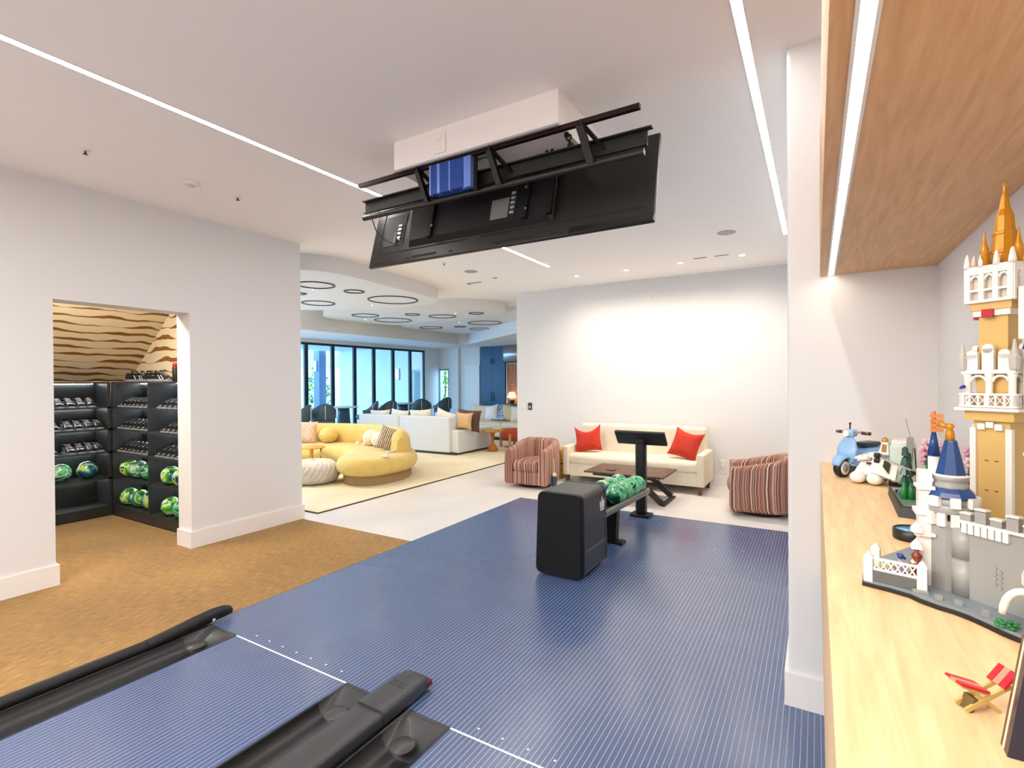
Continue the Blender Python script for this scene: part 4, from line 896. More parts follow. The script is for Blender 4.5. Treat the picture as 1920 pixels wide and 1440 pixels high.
# kitchen end
t = thing('tall_cabinet', 'tall deep blue lacquered kitchen cabinet on the far wall', 'cabinet', (-9.36, 14.40, 0))
MB().box(-0.49, 0.0, 0.0, 0.49, 0.10, 2.85).build('carcass', NAVYCAB, t)
for (a, b_, c, d, hx, hz) in ((-0.485, 0.005, -0.003, 0, 0, 0),): pass
for x0, x1 in ((-0.485, -0.003), (0.003, 0.485)):
    for z0, z1 in ((0.08, 2.03), (2.04, 2.845)):
        dr = MB().box(x0, -0.022, z0, x1, 0.0, z1).build('door', NAVYCAB, t); hx = x1-0.05 if x0 < 0 else x0+0.05
        MB().cyl((hx, -0.04, (1.0 if z0 < 1 else 2.24)), (hx, -0.04, (1.3 if z0 < 1 else 2.44)), 0.009, n=8).build('handle', BLACKM, dr)
t = thing('kitchen_niche', 'wood lined kitchen niche beside the blue cabinet', 'niche', (-8.0, 14.45, 0))
MB().box(-0.84, 0.0, 0.90, 0.8, 0.04, 2.26).build('back_board', ramp_mat('copper_walnut', b_wood('#9a5a2c', '#b97743', (3, 3, 1)), 0.5), t)
MB().box(-0.86, -0.25, 0.0, 0.8, 0.04, 0.90).build('counter_base', NAVYCAB, t); MB().box(-0.86, -0.28, 0.90, 0.8, 0.04, 0.93).build('worktop', mat('dark_stone', '#2c2624', 0.3), t)
MB().box(-0.86, -0.02, 0.93, -0.83, 0.04, 2.29).box(-0.86, -0.02, 2.26, 0.8, 0.04, 2.29).build('niche_trim', TRIM, t)
t = thing('range_hood', 'polished steel drum shaped range hood above the wood niche', 'range hood', (-8.55, 14.36, 2.28))
MB().lathe([(0.40, 0.0), (0.40, 0.575), (0.002, 0.575)], (0, 0, 0), 30, sy=0.35).build('hood_drum', STEEL, t); MB().lathe([(0.41, 0.0), (0.41, 0.02), (0.39, 0.02)], (0, 0, 0), 30, sy=0.35).build('hood_lip', DARK, t)
t = thing('table_lamp', 'lit table lamp with cream shade in the wood niche', 'lamp', (-8.55, 14.27, 0.932))
MB().lathe([(0.06, 0.0), (0.07, 0.03), (0.10, 0.09), (0.09, 0.15), (0.03, 0.20), (0.02, 0.22)], (0, 0, 0), 18).build('lamp_base', mat('brown_glaze', '#5a3a2c', 0.25), t)
MB().lathe([(0.155, 0.20), (0.085, 0.38), (0.08, 0.38), (0.15, 0.20)], (0, 0, 0), 24).build('lamp_shade', mat('lit_shade', '#fff0d0', 0.8, emit='#ffdca0', estr=2.5), t)

# ================================================================== PATIO BEYOND THE GLASS
EXT = mat('pale_exterior_render', '#d3dfe8', 0.8)
S('ground', mat('patio_stone', '#a9b4bd', 0.8, noise=0.1), (-30, -6, -0.06, -13.0, 30, -0.01), (-13.0, 14.6, -0.06, 4, 30, -0.01))
wbd = struct(MB().box(-17.3, 14.75, 0, -11.9, 14.85, 3.0).build('wall_patio', EXT))
for k in range(14): MB().box(-17.3, 14.735-0.0, 0.10+k*0.205, -13.35 if 0.8 < 0.1+k*0.205 < 2.0 else -11.9, 14.75, 0.295+k*0.205).build('cladding_board', EXT, wbd)
S('ceiling_patio', mat('patio_soffit', '#b9c6d3', 0.8), (-17.6, 9.5, 3.0, XW-0.2, 15.6, 3.1))
for x, y in ((-17.9, 14.2), (-17.5, 9.6)): struct(MB().box(x-0.17, y-0.17, 0, x+0.17, y+0.17, 3.0).build('column', mat('column_blue_grey', '#54708f', 0.6)))
t = thing('window_%d' % (len(ed)+1), None, None, (-12.93, 14.73, 0), kind='structure'); TG = mat('teal_grey_frame', '#8fb0b4', 0.5)
for a in ((-0.38, 0.8, -0.31, 2.12), (0.31, 0.8, 0.38, 2.12)): MB().box(a[0], -0.03, a[1], a[2], 0.03, a[3]).build('stile', TG, t)
for z0, z1 in ((0.8, 0.88), (2.05, 2.12)): MB().box(-0.31, -0.03, z0, 0.31, 0.03, z1).build('window_rail', TG, t)
MB().box(-0.31, -0.015, 0.88, 0.31, -0.008, 2.05).build('pane', mat('pane_dark_reflective', '#aebcb0', 0.06, 0.6), t)
for nm, x, y, z in (('patio wall behind the glass', -13.95, 14.70, 1.96), ('patio column', -17.9, 14.0, 2.35)):
    t = thing('wall_sconce', 'slim vertical sconce on the '+nm, 'sconce', (x, y, z), group='patio sconces')
    MB().box(-0.06, -0.01, -0.22, 0.06, 0.03, 0.22).build('back_plate', mat('slate_blue_metal', '#5d7ba0', 0.5), t); MB().cyl((0, -0.05, -0.20), (0, -0.05, 0.20), 0.04, n=14).build('glass_tube', mat('lit_sconce', '#ffffff', 0.4, emit='#ffffff', estr=2.5), t)
t = thing('outbuilding', 'pale grey outbuilding with divided upper windows across the patio', 'building', (-21.5, 16.8, 0))
bw = MB().box(-2.5, 0, 0, 2.2, 0.3, 3.4).build('wall', mat('outbuilding_grey', '#c3d2de', 0.8), t)
for k in range(4): wn = MB().box(-1.9+k*0.95, -0.03, 2.35, -1.1+k*0.95, 0.0, 3.0).build('window', mat('pane_sky', '#9db8d6', 0.15), t); MB().box(-1.52+k*0.95, -0.045, 2.35, -1.48+k*0.95, -0.03, 3.0).build('glazing_bar', TRIM, wn)
MB().box(-2.7, -0.4, 3.4, 2.4, 0.7, 3.55).build('roof', mat('roof_slate', '#5f7183', 0.7), t)
def shrub(label, x, y, h_, w_, nleaf, cat='shrub'):
    t = thing('garden_shrub', label, cat, (x, y, 0), group='shrubs beyond the patio'); r = random.Random(int(x*97+y*13)); b = MB()
    for k in range(nleaf):
        a = r.uniform(0, 2*pi); q = w_*sqrt(r.random()); z = h_*(0.12+0.88*r.random()); q *= 1.0-0.55*(z/h_)**2; c = Vector((q*cos(a), q*sin(a), z)); s_ = r.uniform(0.05, 0.11)
        u = Vector((r.uniform(-1, 1), r.uniform(-1, 1), r.uniform(-0.5, 1))).normalized(); v = u.orthogonal().normalized()
        b.add([c-u*s_, c+v*s_*0.4, c+u*s_, c-v*s_*0.4], [(0, 1, 2, 3)], r.choice((0, 0, 1, 2)))
    f = b.build('foliage', [mat('leaf_green', '#4f9a3c', 0.6), mat('leaf_yellow_green', '#b9cf52', 0.6), mat('leaf_deep_green', '#1f6a4a', 0.6)], t); f['kind'] = 'stuff'
    MB().tube([(0, 0, 0), (0.03, 0, h_*0.4), (0, 0.02, h_*0.8)], [0.05, 0.035, 0.015], 8).build('trunk', mat('bark', '#5a4a3a', 0.9), t)
for i, (x, y, h_, w_, n_) in enumerate(((-12.85, 16.2, 2.9, 0.7, 900), (-11.4, 16.2, 2.7, 0.6, 800), (-14.5, 16.4, 2.9, 0.8, 800), (-18.9, 14.9, 2.4, 0.6, 700), (-19.3, 13.6, 2.3, 0.6, 700))):
    shrub(('green shrub filling the far lounge window', 'yellow-green shrub right of the far lounge window', 'green shrub behind the patio wall', 'tall shrub by the outbuilding, right one', 'tall shrub by the outbuilding, left one')[i], x, y, h_, w_, n_)

# ================================================================== SHOE CLOSET
RX0, RX1 = -7.70, -5.72
S('wall_closet', WALLPAPER)if False else None
def papered(name, pts, uv):
    return struct(MB().add(pts, [tuple(range(len(pts)))], 0, False, [uv]).build(name, WALLPAPER))
papered('wall_closet_right', [(-8.4, 3.29, 0), (-5.7, 3.29, 0), (-5.7, 3.29, 2.9), (-8.4, 3.29, 2.9)], [(8.4, 0), (5.7, 0), (5.7, 2.9), (8.4, 2.9)])
struct(MB().add([(-8.08, -0.6, 0), (-8.08, 3.29, 0), (-8.08, 3.29, 1.72), (-8.08, -0.6, 1.72)], [(0, 1, 2, 3)]).build('wall_closet_back', WALLPAPER))
L_ = sqrt((8.08-6.35)**2+(3.0-1.58)**2)
papered('ceiling_closet_slope', [(-8.08, -0.6, 1.706), (-8.08, 3.29, 1.706), (-6.35, 3.29, 3.05), (-6.35, -0.6, 3.05)], [(4.5, 0.05), (8.4, 0.05), (8.4, 0.05+L_), (4.5, 0.05+L_)])
S('ceiling_closet', CEIL, (-6.6, -0.6, 2.86, -5.70, 3.3, 2.90))
S('wall_closet_end', WALL, (-8.3, -0.7, 0, -5.70, -0.6, 2.9))
area('closet_lamp', (-6.15, 1.9, 2.84), 0.35, 0.9, 46, (1.0, 0.9, 0.76))
LV = [0.13, 0.49, 0.82, 1.11, 1.385, 1.70]
STRIPL = mat('shelf_led', '#ffffff', 0.5, emit='#f2f6ff', estr=40.0)
def shelving(name, label, x0, y0, x1, y1, front, divs, extra):
    t = thing(name, label, 'shelving', (x0, y0, 0), world=True)
    MB().box(x0, y0, 0.012, x1, y1, LV[0]-0.02).build('plinth', SHELFB, t)
    for z in LV: MB().box(x0, y0, z-0.022, x1, y1, z).build('shelf_board' if z < 1.6 else 'top_board', SHELFB, t)
    for d in divs: MB().box(*d, LV[0]) if False else MB().box(d[0], d[1], LV[0], d[2], d[3], LV[5]-0.022).build('upright', SHELFB, t)
    MB().box(*extra).build('back_board', SHELFB, t); return t
u1 = shelving('shoe_shelving', 'black lit shoe shelving along the back of the closet', -8.07, 1.2, -7.72, 2.935, 'x', [(-8.07, 1.2, -7.72, 1.22), (-8.07, 2.90, -7.72, 2.935)], (-8.075, 1.2, 0.0, -8.055, 2.935, 1.70))
u2 = shelving('shoe_shelving', 'black lit shoe shelving along the right side of the closet', -7.72, 2.94, -5.75, 3.28, 'y', [(-7.72, 2.94, -7.68, 3.28), (-6.78, 2.94, -6.76, 3.28), (-5.77, 2.94, -5.75, 3.28)], (-7.72, 3.265, 0.0, -5.75, 3.282, 1.70))
for z in LV[1:]:
    MB().box(-8.04, 1.3, z-0.027, -8.03, 2.86, z-0.0225).build('shelf_light', STRIPL, u1)
    MB().box(-7.66, 3.245, z-0.027, -6.80, 3.255, z-0.0225).build('shelf_light', STRIPL, u2); MB().box(-6.74, 3.245, z-0.027, -5.80, 3.255, z-0.0225).build('shelf_light', STRIPL, u2)
# bowling shoes (toe along -y of the shoe's own frame)
SHB = mat('shoe_black_leather', '#15161a', 0.32, coat=0.2); SHS = mat('shoe_silver_stripe', '#c9ccd2', 0.35); SOLE = mat('shoe_sole_grey', '#8d9096', 0.5)
def make_shoe():
    t = thing('bowling_shoe', 'x', 'shoe', (0, 0, 0))
    out = [(0.0, -0.14), (0.03, -0.132), (0.046, -0.10), (0.05, -0.06), (0.042, 0.0), (0.036, 0.06), (0.036, 0.11), (0.022, 0.138), (0.0, 0.143)]
    out = out+[(-x, y) for x, y in reversed(out[1:-1])]
    MB().prism(out, 0.0, 0.020, smooth=True).build('sole', SOLE, t)
    rings = []
    for y, w_, h_, lean in ((-0.138, 0.018, 0.032, 0), (-0.12, 0.040, 0.045, 0), (-0.09, 0.048, 0.055, 0), (-0.05, 0.048, 0.068, 0), (-0.01, 0.043, 0.088, 0), (0.03, 0.038, 0.098, 0), (0.07, 0.036, 0.092, 0), (0.11, 0.034, 0.10, 0), (0.135, 0.024, 0.095, 0), (0.142, 0.010, 0.08, 0)):
        r = []
        for k in range(11):
            a = pi*k/10; e = cos(a); r.append((w_*(abs(e)**0.7)*(1 if e > 0 else -1), y, 0.018+(h_-0.018)*sin(a)**0.75))
        rings.append(r)
    up = MB().loft(rings, closed=False, caps=False).build('upper', SHB, t)
    MB().lathe([(0.028, 0.085), (0.034, 0.095), (0.035, 0.104), (0.027, 0.108), (0.024, 0.098), (0.022, 0.07), (0.002, 0.068)], (0, 0.075, 0), 14, sy=1.7).build('collar', SHB, t)
    MB().loft([[(x, y, z) for x in (-0.022, 0.0, 0.022)]+[(x, y, z+0.006) for x in (0.022, 0.0, -0.022)] for y, z in ((-0.06, 0.062), (-0.01, 0.088), (0.03, 0.110), (0.045, 0.128))], smooth=False).build('tongue', SHB, t)
    b = MB()
    for k in range(4): y = -0.045+k*0.022; z = 0.074+k*0.011; b.tube([(-0.03, y, z-0.006), (0, y-0.003, z+0.004), (0.03, y, z-0.006)], 0.0032, 6)
    b.build('laces', SHS, t)
    b = MB()
    for sg in (-1, 1):
        for y0 in (-0.03, 0.01):
            b.add([(sg*0.0465, y0-0.012, 0.026), (sg*0.0465, y0+0.002, 0.026), (sg*0.040, y0+0.045, 0.078), (sg*0.040, y0+0.033, 0.078)], [(0, 1, 2, 3)])
        b.add([(sg*0.049, -0.11, 0.021), (sg*0.038, 0.13, 0.021), (sg*0.038, 0.13, 0.026), (sg*0.049, -0.11, 0.026)], [(0, 1, 2, 3)])
    b.build('side_stripes', SHS, t); return t
shoe0 = make_shoe(); first = [True]; sr = random.Random(3)
def shoe(x, y, z, rz_, lab, g):
    if first[0]: first[0] = False; shoe0.location = (x, y, z+0.0005); shoe0.rotation_euler = (0, 0, rz_); shoe0['label'] = lab; shoe0['group'] = g; return
    dup(shoe0, (x, y, z+0.0005), rz_, lab, g)
row = {4: 'top', 3: 'middle', 2: 'lower'}; NTH = ('first', 'second', 'third', 'fourth', 'fifth', 'sixth', 'seventh')
for lv, ys_ in ((4, (2.24, 2.345, 2.45, 2.555, 2.66, 2.765)), (3, (2.30, 2.40, 2.535, 2.635, 2.74, 2.84)), (2, (2.27, 2.375, 2.555, 2.655, 2.755, 2.84))):
    for i, y in enumerate(ys_): shoe(-7.875, y, LV[lv], radians(90)+sr.uniform(-.08, .08), 'bowling shoe on the %s shelf of the back unit, %s from the corner' % (row[lv], NTH[5-i]), 'shoes on the back unit')
for lv, xs, bay in ((4, (-7.58, -7.47, -7.36, -7.25, -7.14, -7.03, -6.91), 'left'), (3, (-7.58, -7.47, -7.36, -7.25, -7.14, -7.02, -6.90), 'left'), (2, (-7.60, -7.49, -7.38, -7.27, -7.16, -7.05, -6.93), 'left'), (4, (-6.58, -6.47, -6.35, -6.23), 'right'), (3, (-6.50, -6.40, -6.29, -6.18), 'right'), (2, (-6.64, -6.53, -6.42, -6.31, -6.20), 'right')):
    for i, x in enumerate(xs): shoe(x, 3.095, LV[lv], sr.uniform(-.08, .08), 'shoe on the %s shelf of the side unit, %s bay, %s from the left' % (row[lv], bay, NTH[i]), 'shoes on the side unit')
for i, x in enumerate((-7.36, -7.24, -7.12, -7.0, -6.88, -6.76, -6.64)): shoe(x, 3.06, LV[5], radians(90)+sr.uniform(-.4, .4), 'dark bowling shoe lying on top of the side unit, %s from the left' % NTH[i], 'shoes on top of the shelving')
t = thing('spray_bottle', 'black spray can with a red cap on top of the shelving', 'spray can', (-6.33, 3.04, 1.7005))
MB().lathe([(0.033, 0.0), (0.035, 0.006), (0.035, 0.16), (0.026, 0.178)], (0, 0, 0), 18).build('can_body', BLACK, t); MB().lathe([(0.031, 0.165), (0.031, 0.205), (0.026, 0.213), (0.002, 0.214)], (0, 0, 0), 18).build('cap', mat('bright_red_plastic', '#d3202f', 0.4), t)
zb = lambda k: LV[k]+0.1085
for kind, x, y, lv, lab, rot in (('green', -7.86, 2.47, 1, 'green bowling ball at the left of the back unit', (1, 0, 2)), ('teal', -7.86, 2.73, 1, 'teal and yellow bowling ball near the corner of the back unit', (0, .5, 3)),
    ('lime', -7.53, 3.06, 1, 'lime ball nearest the corner on the upper ball shelf', (0, 0, .4)), ('green', -7.29, 3.07, 1, 'green ball second from the corner on the upper ball shelf', (2, 1, 1)), ('green', -7.04, 3.08, 1, 'green ball third from the corner on the upper ball shelf', (1, 2, 1)),
    ('lime', -6.50, 3.06, 1, 'lime ball at the left of the right bay, upper ball shelf', (.6, 0, 1.5)), ('teal', -6.24, 3.06, 1, 'pale yellow ball beside the jamb, upper ball shelf', (0, 1.4, .3)),
    ('lime', -7.53, 3.06, 0, 'lime ball nearest the corner on the lowest shelf', (1.4, 0, .9)), ('lime', -7.28, 3.07, 0, 'olive lime ball second from the corner on the lowest shelf', (2.4, 1, .2)), ('teal', -7.03, 3.08, 0, 'pale teal ball third from the corner on the lowest shelf', (.9, 1, 2.2)),
    ('lime', -6.50, 3.06, 0, 'bright lime ball at the left of the right bay, lowest shelf', (0, .3, 2.6)), ('green', -6.24, 3.06, 0, 'green ball beside the jamb on the lowest shelf', (2, .3, 1.6))):
    ball(kind, (x, y, zb(lv)), lab, 'spare balls in the closet', rot=rot)
# ================================================================== TOY SHELF
ZS = 1.264
t = thing('wall_cabinet', 'wall hung maple cabinet whose top carries the toys', 'cabinet', (0.245, 0.1, 0.0), world=True)
MB().box(0.036, -2.8, 0.70, 0.474, 2.976, 1.234).build('carcass', MAPLE, t)
MB().box(0.0175, -2.8, 1.236, 0.474, 2.978, ZS).build('cabinet_top', MAPLE, t)
for k in range(6):
    y1 = 2.976-k*0.96; MB().box(0.0175, max(-2.8, y1-0.955), 0.682, 0.035, y1, 1.233).build('door', MAPLE, t)
MB().box(0.036, -2.8, 0.682, 0.474, 2.976, 0.699).build('bottom_panel', MAPLE, t)
t = thing('overhead_cabinet', 'maple overhead cabinet with strip light above the toys', 'cabinet', (0.245, 0.1, 2.193), world=True)
MB().box(0.033, -2.8, 2.215, 0.474, 2.976, 2.775).build('carcass', MAPLE_SHADED, t)
MB().box(0.0165, -2.8, 2.1935, 0.474, 2.978, 2.214).build('soffit_panel', MAPLE_SHADED, t)
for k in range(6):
    y1 = 2.976-k*0.96; MB().box(0.0165, max(-2.8, y1-0.955), 2.216, 0.032, y1, 2.775).build('door', MAPLE_SHADED, t)
# ---- brick-built toy castle (plain generic one)
LG = mat('toy_light_grey', '#9a9b97', 0.35); DG = mat('toy_dark_grey', '#5d6163', 0.35); TW = mat('toy_white', '#efece6', 0.3); TAN = mat('toy_tan', '#d6b269', 0.35)
GOLD = mat('toy_pearl_gold', '#c98a1c', 0.3, 0.25); TBLUE = mat('toy_dark_blue', '#1d437e', 0.28); TGREEN = mat('toy_green', '#1f7a3f', 0.3); TRED = mat('toy_red', '#b3122a', 0.3); TSB = mat('toy_sky_blue', '#8fb9e6', 0.28); TBLK = mat('toy_black', '#17181a', 0.35); TBRN = mat('toy_brown', '#7d3716', 0.35); TPINK = mat('toy_pink', '#e6a9c6', 0.35); TPURP = mat('toy_magenta', '#a03a7e', 0.35); TMINT = mat('toy_mint', '#cfe3d8', 0.35); TSAND = mat('toy_sand_blue', '#47708f', 0.35); TORNG = mat('toy_orange', '#d0552e', 0.35)
C = thing('toy_castle', 'tall brick-built toy castle of grey walls, tan keep, blue and gold roofs', 'toy castle', (0.25, 1.27, ZS), world=True)
base_pts = [(0.078, 1.235), (0.120, 1.222), (0.150, 1.207), (0.163, 1.190), (0.185, 1.172), (0.205, 1.162), (0.222, 1.148), (0.238, 1.128), (0.255, 1.104), (0.270, 1.088), (0.290, 1.078), (0.44, 1.02), (0.468, 1.30), (0.40, 1.50), (0.20, 1.55), (0.09, 1.36)]
MB().prism(base_pts, ZS+0.0005, ZS+0.008).build('baseplate', TBLK, C)
MB().prism(inset(base_pts[::1], 0.003), ZS+0.008, ZS+0.013).build('base_tiles', mat('toy_slate', '#7f8b91', 0.35), C)
b0 = ZS+0.013
# grey corner tower: octagonal flank and round front
tw = (0.222, 1.275)
MB().lathe([(0.034, b0-ZS), (0.034, 0.145)], (tw[0], tw[1], ZS), 8, smooth=False, a0=0.39).build('tower_wall', LG, C)
MB().lathe([(0.019, b0-ZS), (0.019, 0.078)], (0.236, 1.240, ZS), 20).lathe([(0.019, 0.082), (0.019, 0.138)], (0.236, 1.240, ZS), 20).lathe([(0.017, 0.07), (0.017, 0.09)], (0.236, 1.240, ZS), 16).build('round_pilaster', LG, C)
def studs(nm, lst, m, r=0.0024, h_=0.0017, ax=(0, 0, 1)):
    b = MB(); a = Vector(ax)
    for p_ in lst: b.cyl(Vector(p_), Vector(p_)+a*h_, r, n=10)
    o = b.build(nm, m, C); return o
d_ = Vector((-0.62, -0.785, 0)); e_ = Vector((0.785, -0.62, 0))
fl = Vector((tw[0], tw[1], 0))+Vector((-0.030, -0.0135, 0))
f1 = Vector((-0.92, -0.38, 0)).normalized(); g1 = Vector((f1.y, -f1.x, 0))
studs('wall_studs', [tuple(Vector((tw[0], tw[1], 0))+f1*0.0312+g1*(dx-0.004)+Vector((0, 0, ZS+0.024+k*0.008))) for k in range(5) for dx in (0.0, 0.008)], LG, ax=f1)
studs('wall_ribs', [tuple(Vector((tw[0], tw[1], 0))+f1*0.0312+Vector((0, 0, ZS+0.072+k*0.0055))) for k in range(5)], LG, r=0.0035, ax=f1)
def ring_of(n, r, z0, z1, w_, dep, cx, cy, a0=0.0):
    b = MB()
    for k in range(n):
        a = a0+2*pi*k/n; c_ = Vector((cx+r*cos(a), cy+r*sin(a), ZS+(z0+z1)/2)); u = Vector((cos(a), sin(a), 0))
        b.obox(c_, u*dep, Vector((-u.y, u.x, 0))*w_, (0, 0, (z1-z0)/2))
    return b
ring_of(12, 0.0365, 0.136, 0.160, 0.0062, 0.005, *tw).build('corbel', TW, C)
MB().lathe([(0.037, 0.158), (0.038, 0.164), (0.038, 0.172), (0.036, 0.174)], (*tw, ZS), 24).build('corbel_ring', LG, C)
ring_of(8, 0.0385, 0.172, 0.191, 0.0075, 0.0045, *tw).build('merlon', TW, C)
MB().lathe([(0.034, 0.172), (0.034, 0.186)], (*tw, ZS), 24).build('parapet_core', LG, C)
MB().lathe([(0.040, 0.189), (0.036, 0.198), (0.028, 0.206)], (*tw, ZS), 8, smooth=False, a0=0.2).build('skirt_roof', TBLUE, C)
MB().lathe([(0.027, 0.204), (0.0275, 0.212), (0.0255, 0.213), (0.0255, 0.219), (0.0275, 0.220), (0.0275, 0.227), (0.026, 0.228)], (*tw, ZS), 26).build('drum', LG, C)
MB().lathe([(0.028, 0.227), (0.028, 0.229), (0.0245, 0.231)], (*tw, ZS), 26).build('drum_rim', TW, C)
MB().lathe([(0.0245, 0.230), (0.018, 0.26), (0.0105, 0.293), (0.0095, 0.296)], (*tw, ZS), 8, smooth=False, a0=0.2).build('cone_roof', TBLUE, C)
MB().lathe([(0.0075, 0.295), (0.007, 0.31), (0.0045, 0.318), (0.0075, 0.322), (0.0045, 0.328)], (tw[0]-0.001, tw[1], ZS), 12).tube([(tw[0]-0.002, tw[1], ZS+0.322), (tw[0]-0.018, tw[1]+0.008, ZS+0.326)], 0.005, 8).build('gold_finial', GOLD, C)
# second slim blue turret behind
MB().lathe([(0.006, 0.30), (0.005, 0.31), (0.012, 0.25), (0.004, 0.30)][2:], (0.216, 1.40, ZS), 10).build('slim_roof', TBLUE, C)
MB().lathe([(0.010, 0.013), (0.010, 0.252)], (0.216, 1.40, ZS), 10).build('slim_turret', TW, C)
b = MB()
for z in (0.305, 0.315, 0.325, 0.335): b.box(0.210, 1.394, ZS+z-0.004, 0.232, 1.406, ZS+z+0.003)
b.cyl((0.216, 1.40, ZS+0.295), (0.216, 1.40, ZS+0.345), 0.004, n=8).build('orange_pennant', mat('toy_trans_orange', '#d98648', 0.25), C)
# white gothic pier left of the tower
b = MB(); b.box(0.172, 1.262, b0, 0.192, 1.295, ZS+0.235); b.box(0.166, 1.256, ZS+0.150, 0.194, 1.30, ZS+0.158); b.box(0.164, 1.252, ZS+0.110, 0.196, 1.30, ZS+0.116); b.box(0.168, 1.255, ZS+0.200, 0.196, 1.30, ZS+0.206)
b.build('white_pier', TW, C)
b = MB()
for zz in (0.05, 0.085, 0.118): b.lathe([(0.012, zz-0.0), (0.012, zz+0.006), (0.0005, zz+0.02)], (0.166, 1.250, ZS), 4, smooth=False, a0=pi/4)
b.build('pier_cap', TW, C)
# low courtyard wing with fence
b = MB(); A, Bq = Vector((0.088, 1.236, 0)), Vector((0.170, 1.215, 0)); u = (Bq-A).normalized(); v = Vector((-u.y, u.x, 0))
mid = (A+Bq)/2
MB().obox(mid+v*0.004+Vector((0, 0, b0+0.011)), u*0.043, v*0.006, (0, 0, 0.011)).build('courtyard_wall', DG, C)
for pz, zh in ((A+v*0.005, 0.034), (Bq+v*0.005, 0.034), (A+v*0.075, 0.036)):
    b = MB(); b.obox(pz+Vector((0, 0, b0+zh-0.012)), u*0.0075, v*0.0075, (0, 0, zh-0.012 if zh > 0.035 else 0.024)); b.lathe([(0.0125, b0-ZS+0.046), (0.0005, b0-ZS+0.058)], (pz.x, pz.y, ZS), 4, smooth=False, a0=pi/4+math.atan2(u.y, u.x)); b.build('courtyard_post', TW, C)
b = MB(); z0, z1 = b0+0.023, b0+0.046
b.obox(mid+v*0.004+Vector((0, 0, z0+0.001)), u*0.034, v*0.003, (0, 0, 0.0018)); b.obox(mid+v*0.004+Vector((0, 0, z1-0.001)), u*0.034, v*0.003, (0, 0, 0.0018))
for k in range(6):
    c_ = A+u*(0.014+k*0.0112)+v*0.004
    for sg in (-1, 1): b.obox(c_+Vector((0, 0, (z0+z1)/2)), u*0.0052+Vector((0, 0, sg*0.0095)), v*0.002, (u*0.3-Vector((0, 0, sg*0.0003)))*0.004)
b.build('lattice_fence', TW, C)
# courtyard figures (plain little toys)
b = MB(); c_ = mid+v*0.030
for (du, r, z) in ((-0.030, 0.008, 0.010), (-0.018, 0.009, 0.012), (0.0, 0.007, 0.02)): b.sphere(tuple(c_+u*du+Vector((0, 0, b0+z+0.012))), r, 12, 8)
b.build('courtyard_bushes', mat('toy_pale_yellow', '#d8cf8c', 0.4), C)
MB().lathe([(0.012, 0.0), (0.012, 0.012), (0.006, 0.016), (0.013, 0.026), (0.013, 0.03), (0.004, 0.034), (0.009, 0.046), (0.009, 0.049), (0.003, 0.054), (0.005, 0.060), (0.0005, 0.066)], (*tuple((c_+u*0.031).xy), b0+0.012), 14).build('courtyard_fountain', TBRN, C)
MB().sphere(tuple(c_+u*0.006+Vector((0, 0, b0+0.052))), 0.006, 10, 8).tube([tuple(c_+u*0.0+Vector((0, 0, b0+0.056))), tuple(c_+u*0.014+Vector((0, 0, b0+0.048)))], 0.003, 6).build('blue_toy_bird', TBLUE, C)
MB().lathe([(0.008, 0.0), (0.009, 0.02), (0.004, 0.04)], (*tuple((c_+u*0.006).xy), b0+0.005), 10).build('lilac_pedestal', mat('toy_lilac', '#b79cc9', 0.35), C)
# grey curtain wall to the right, crenellated
A, Bq = Vector((0.238, 1.236, 0)), Vector((0.330, 1.150, 0)); u = (Bq-A).normalized(); v = Vector((-u.y, u.x, 0)); mid = (A+Bq)/2; hl = (Bq-A).length/2
MB().obox(mid+Vector((0, 0, b0+0.068)), u*hl, v*0.010, (0, 0, 0.068)).build('curtain_wall', LG, C)
b = MB()
for k in range(7): b.obox(A+u*(0.006+k*0.0105)-v*0.0125+Vector((0, 0, ZS+0.142)), u*0.0040, v*0.005, (0, 0, 0.009))
b.obox(mid-v*0.012+Vector((0, 0, ZS+0.153)), u*hl, v*0.006, (0, 0, 0.0025)); b.build('wall_corbel', TW, C)
b = MB(); b2 = MB()
for k in range(5): b.obox(A+u*(0.008+k*0.0235)-v*0.011+Vector((0, 0, ZS+0.160+0.006*(k % 2))), u*0.0085, v*0.006, (0, 0, 0.007+0.004*(k % 2))); b2.obox(A+u*(0.008+k*0.0235)-v*0.011+Vector((0, 0, ZS+0.169+0.011*(k % 2))), u*0.0092, v*0.0068, (0, 0, 0.0014))
b.build('battlement', LG, C); b2.build('battlement_cap', TW, C)
f2 = -v
studs('wall_grille', [tuple(A+u*0.050-v*0.0102+Vector((0, 0, ZS+0.055+k*0.009))) for k in range(4)]+[tuple(A+u*0.058-v*0.0102+Vector((0, 0, ZS+0.051+k*0.009))) for k in range(4)], LG, r=0.0032, ax=f2)
# forward grey bay with blue turret at the frame edge
MB().lathe([(0.030, 0.020), (0.030, 0.150), (0.033, 0.156), (0.033, 0.166), (0.030, 0.170)], (0.322, 1.128, ZS), 8, smooth=False).build('gate_bay', LG, C)
ring_of(8, 0.030, 0.080, 0.098, 0.007, 0.006, 0.322, 1.128).build('gate_corbel', TW, C)
MB().lathe([(0.030, 0.168), (0.0305, 0.174), (0.029, 0.176), (0.029, 0.182), (0.031, 0.184)], (0.322, 1.128, ZS), 26).build('gate_drum', DG, C)
MB().lathe([(0.027, 0.182), (0.009, 0.25), (0.002, 0.28)], (0.322, 1.128, ZS), 8, smooth=False).build('gate_roof', TBLUE, C)
MB().lathe([(0.020, 0.275), (0.026, 0.283), (0.022, 0.292)], (0.330, 1.200, ZS), 18).build('turret_ring', TW, C); MB().lathe([(0.018, 0.10), (0.018, 0.278)], (0.330, 1.200, ZS), 18).build('turret_wall', TAN, C); MB().lathe([(0.021, 0.291), (0.008, 0.34), (0.002, 0.37)], (0.330, 1.200, ZS), 8, smooth=False).build('turret_roof', TSAND, C)
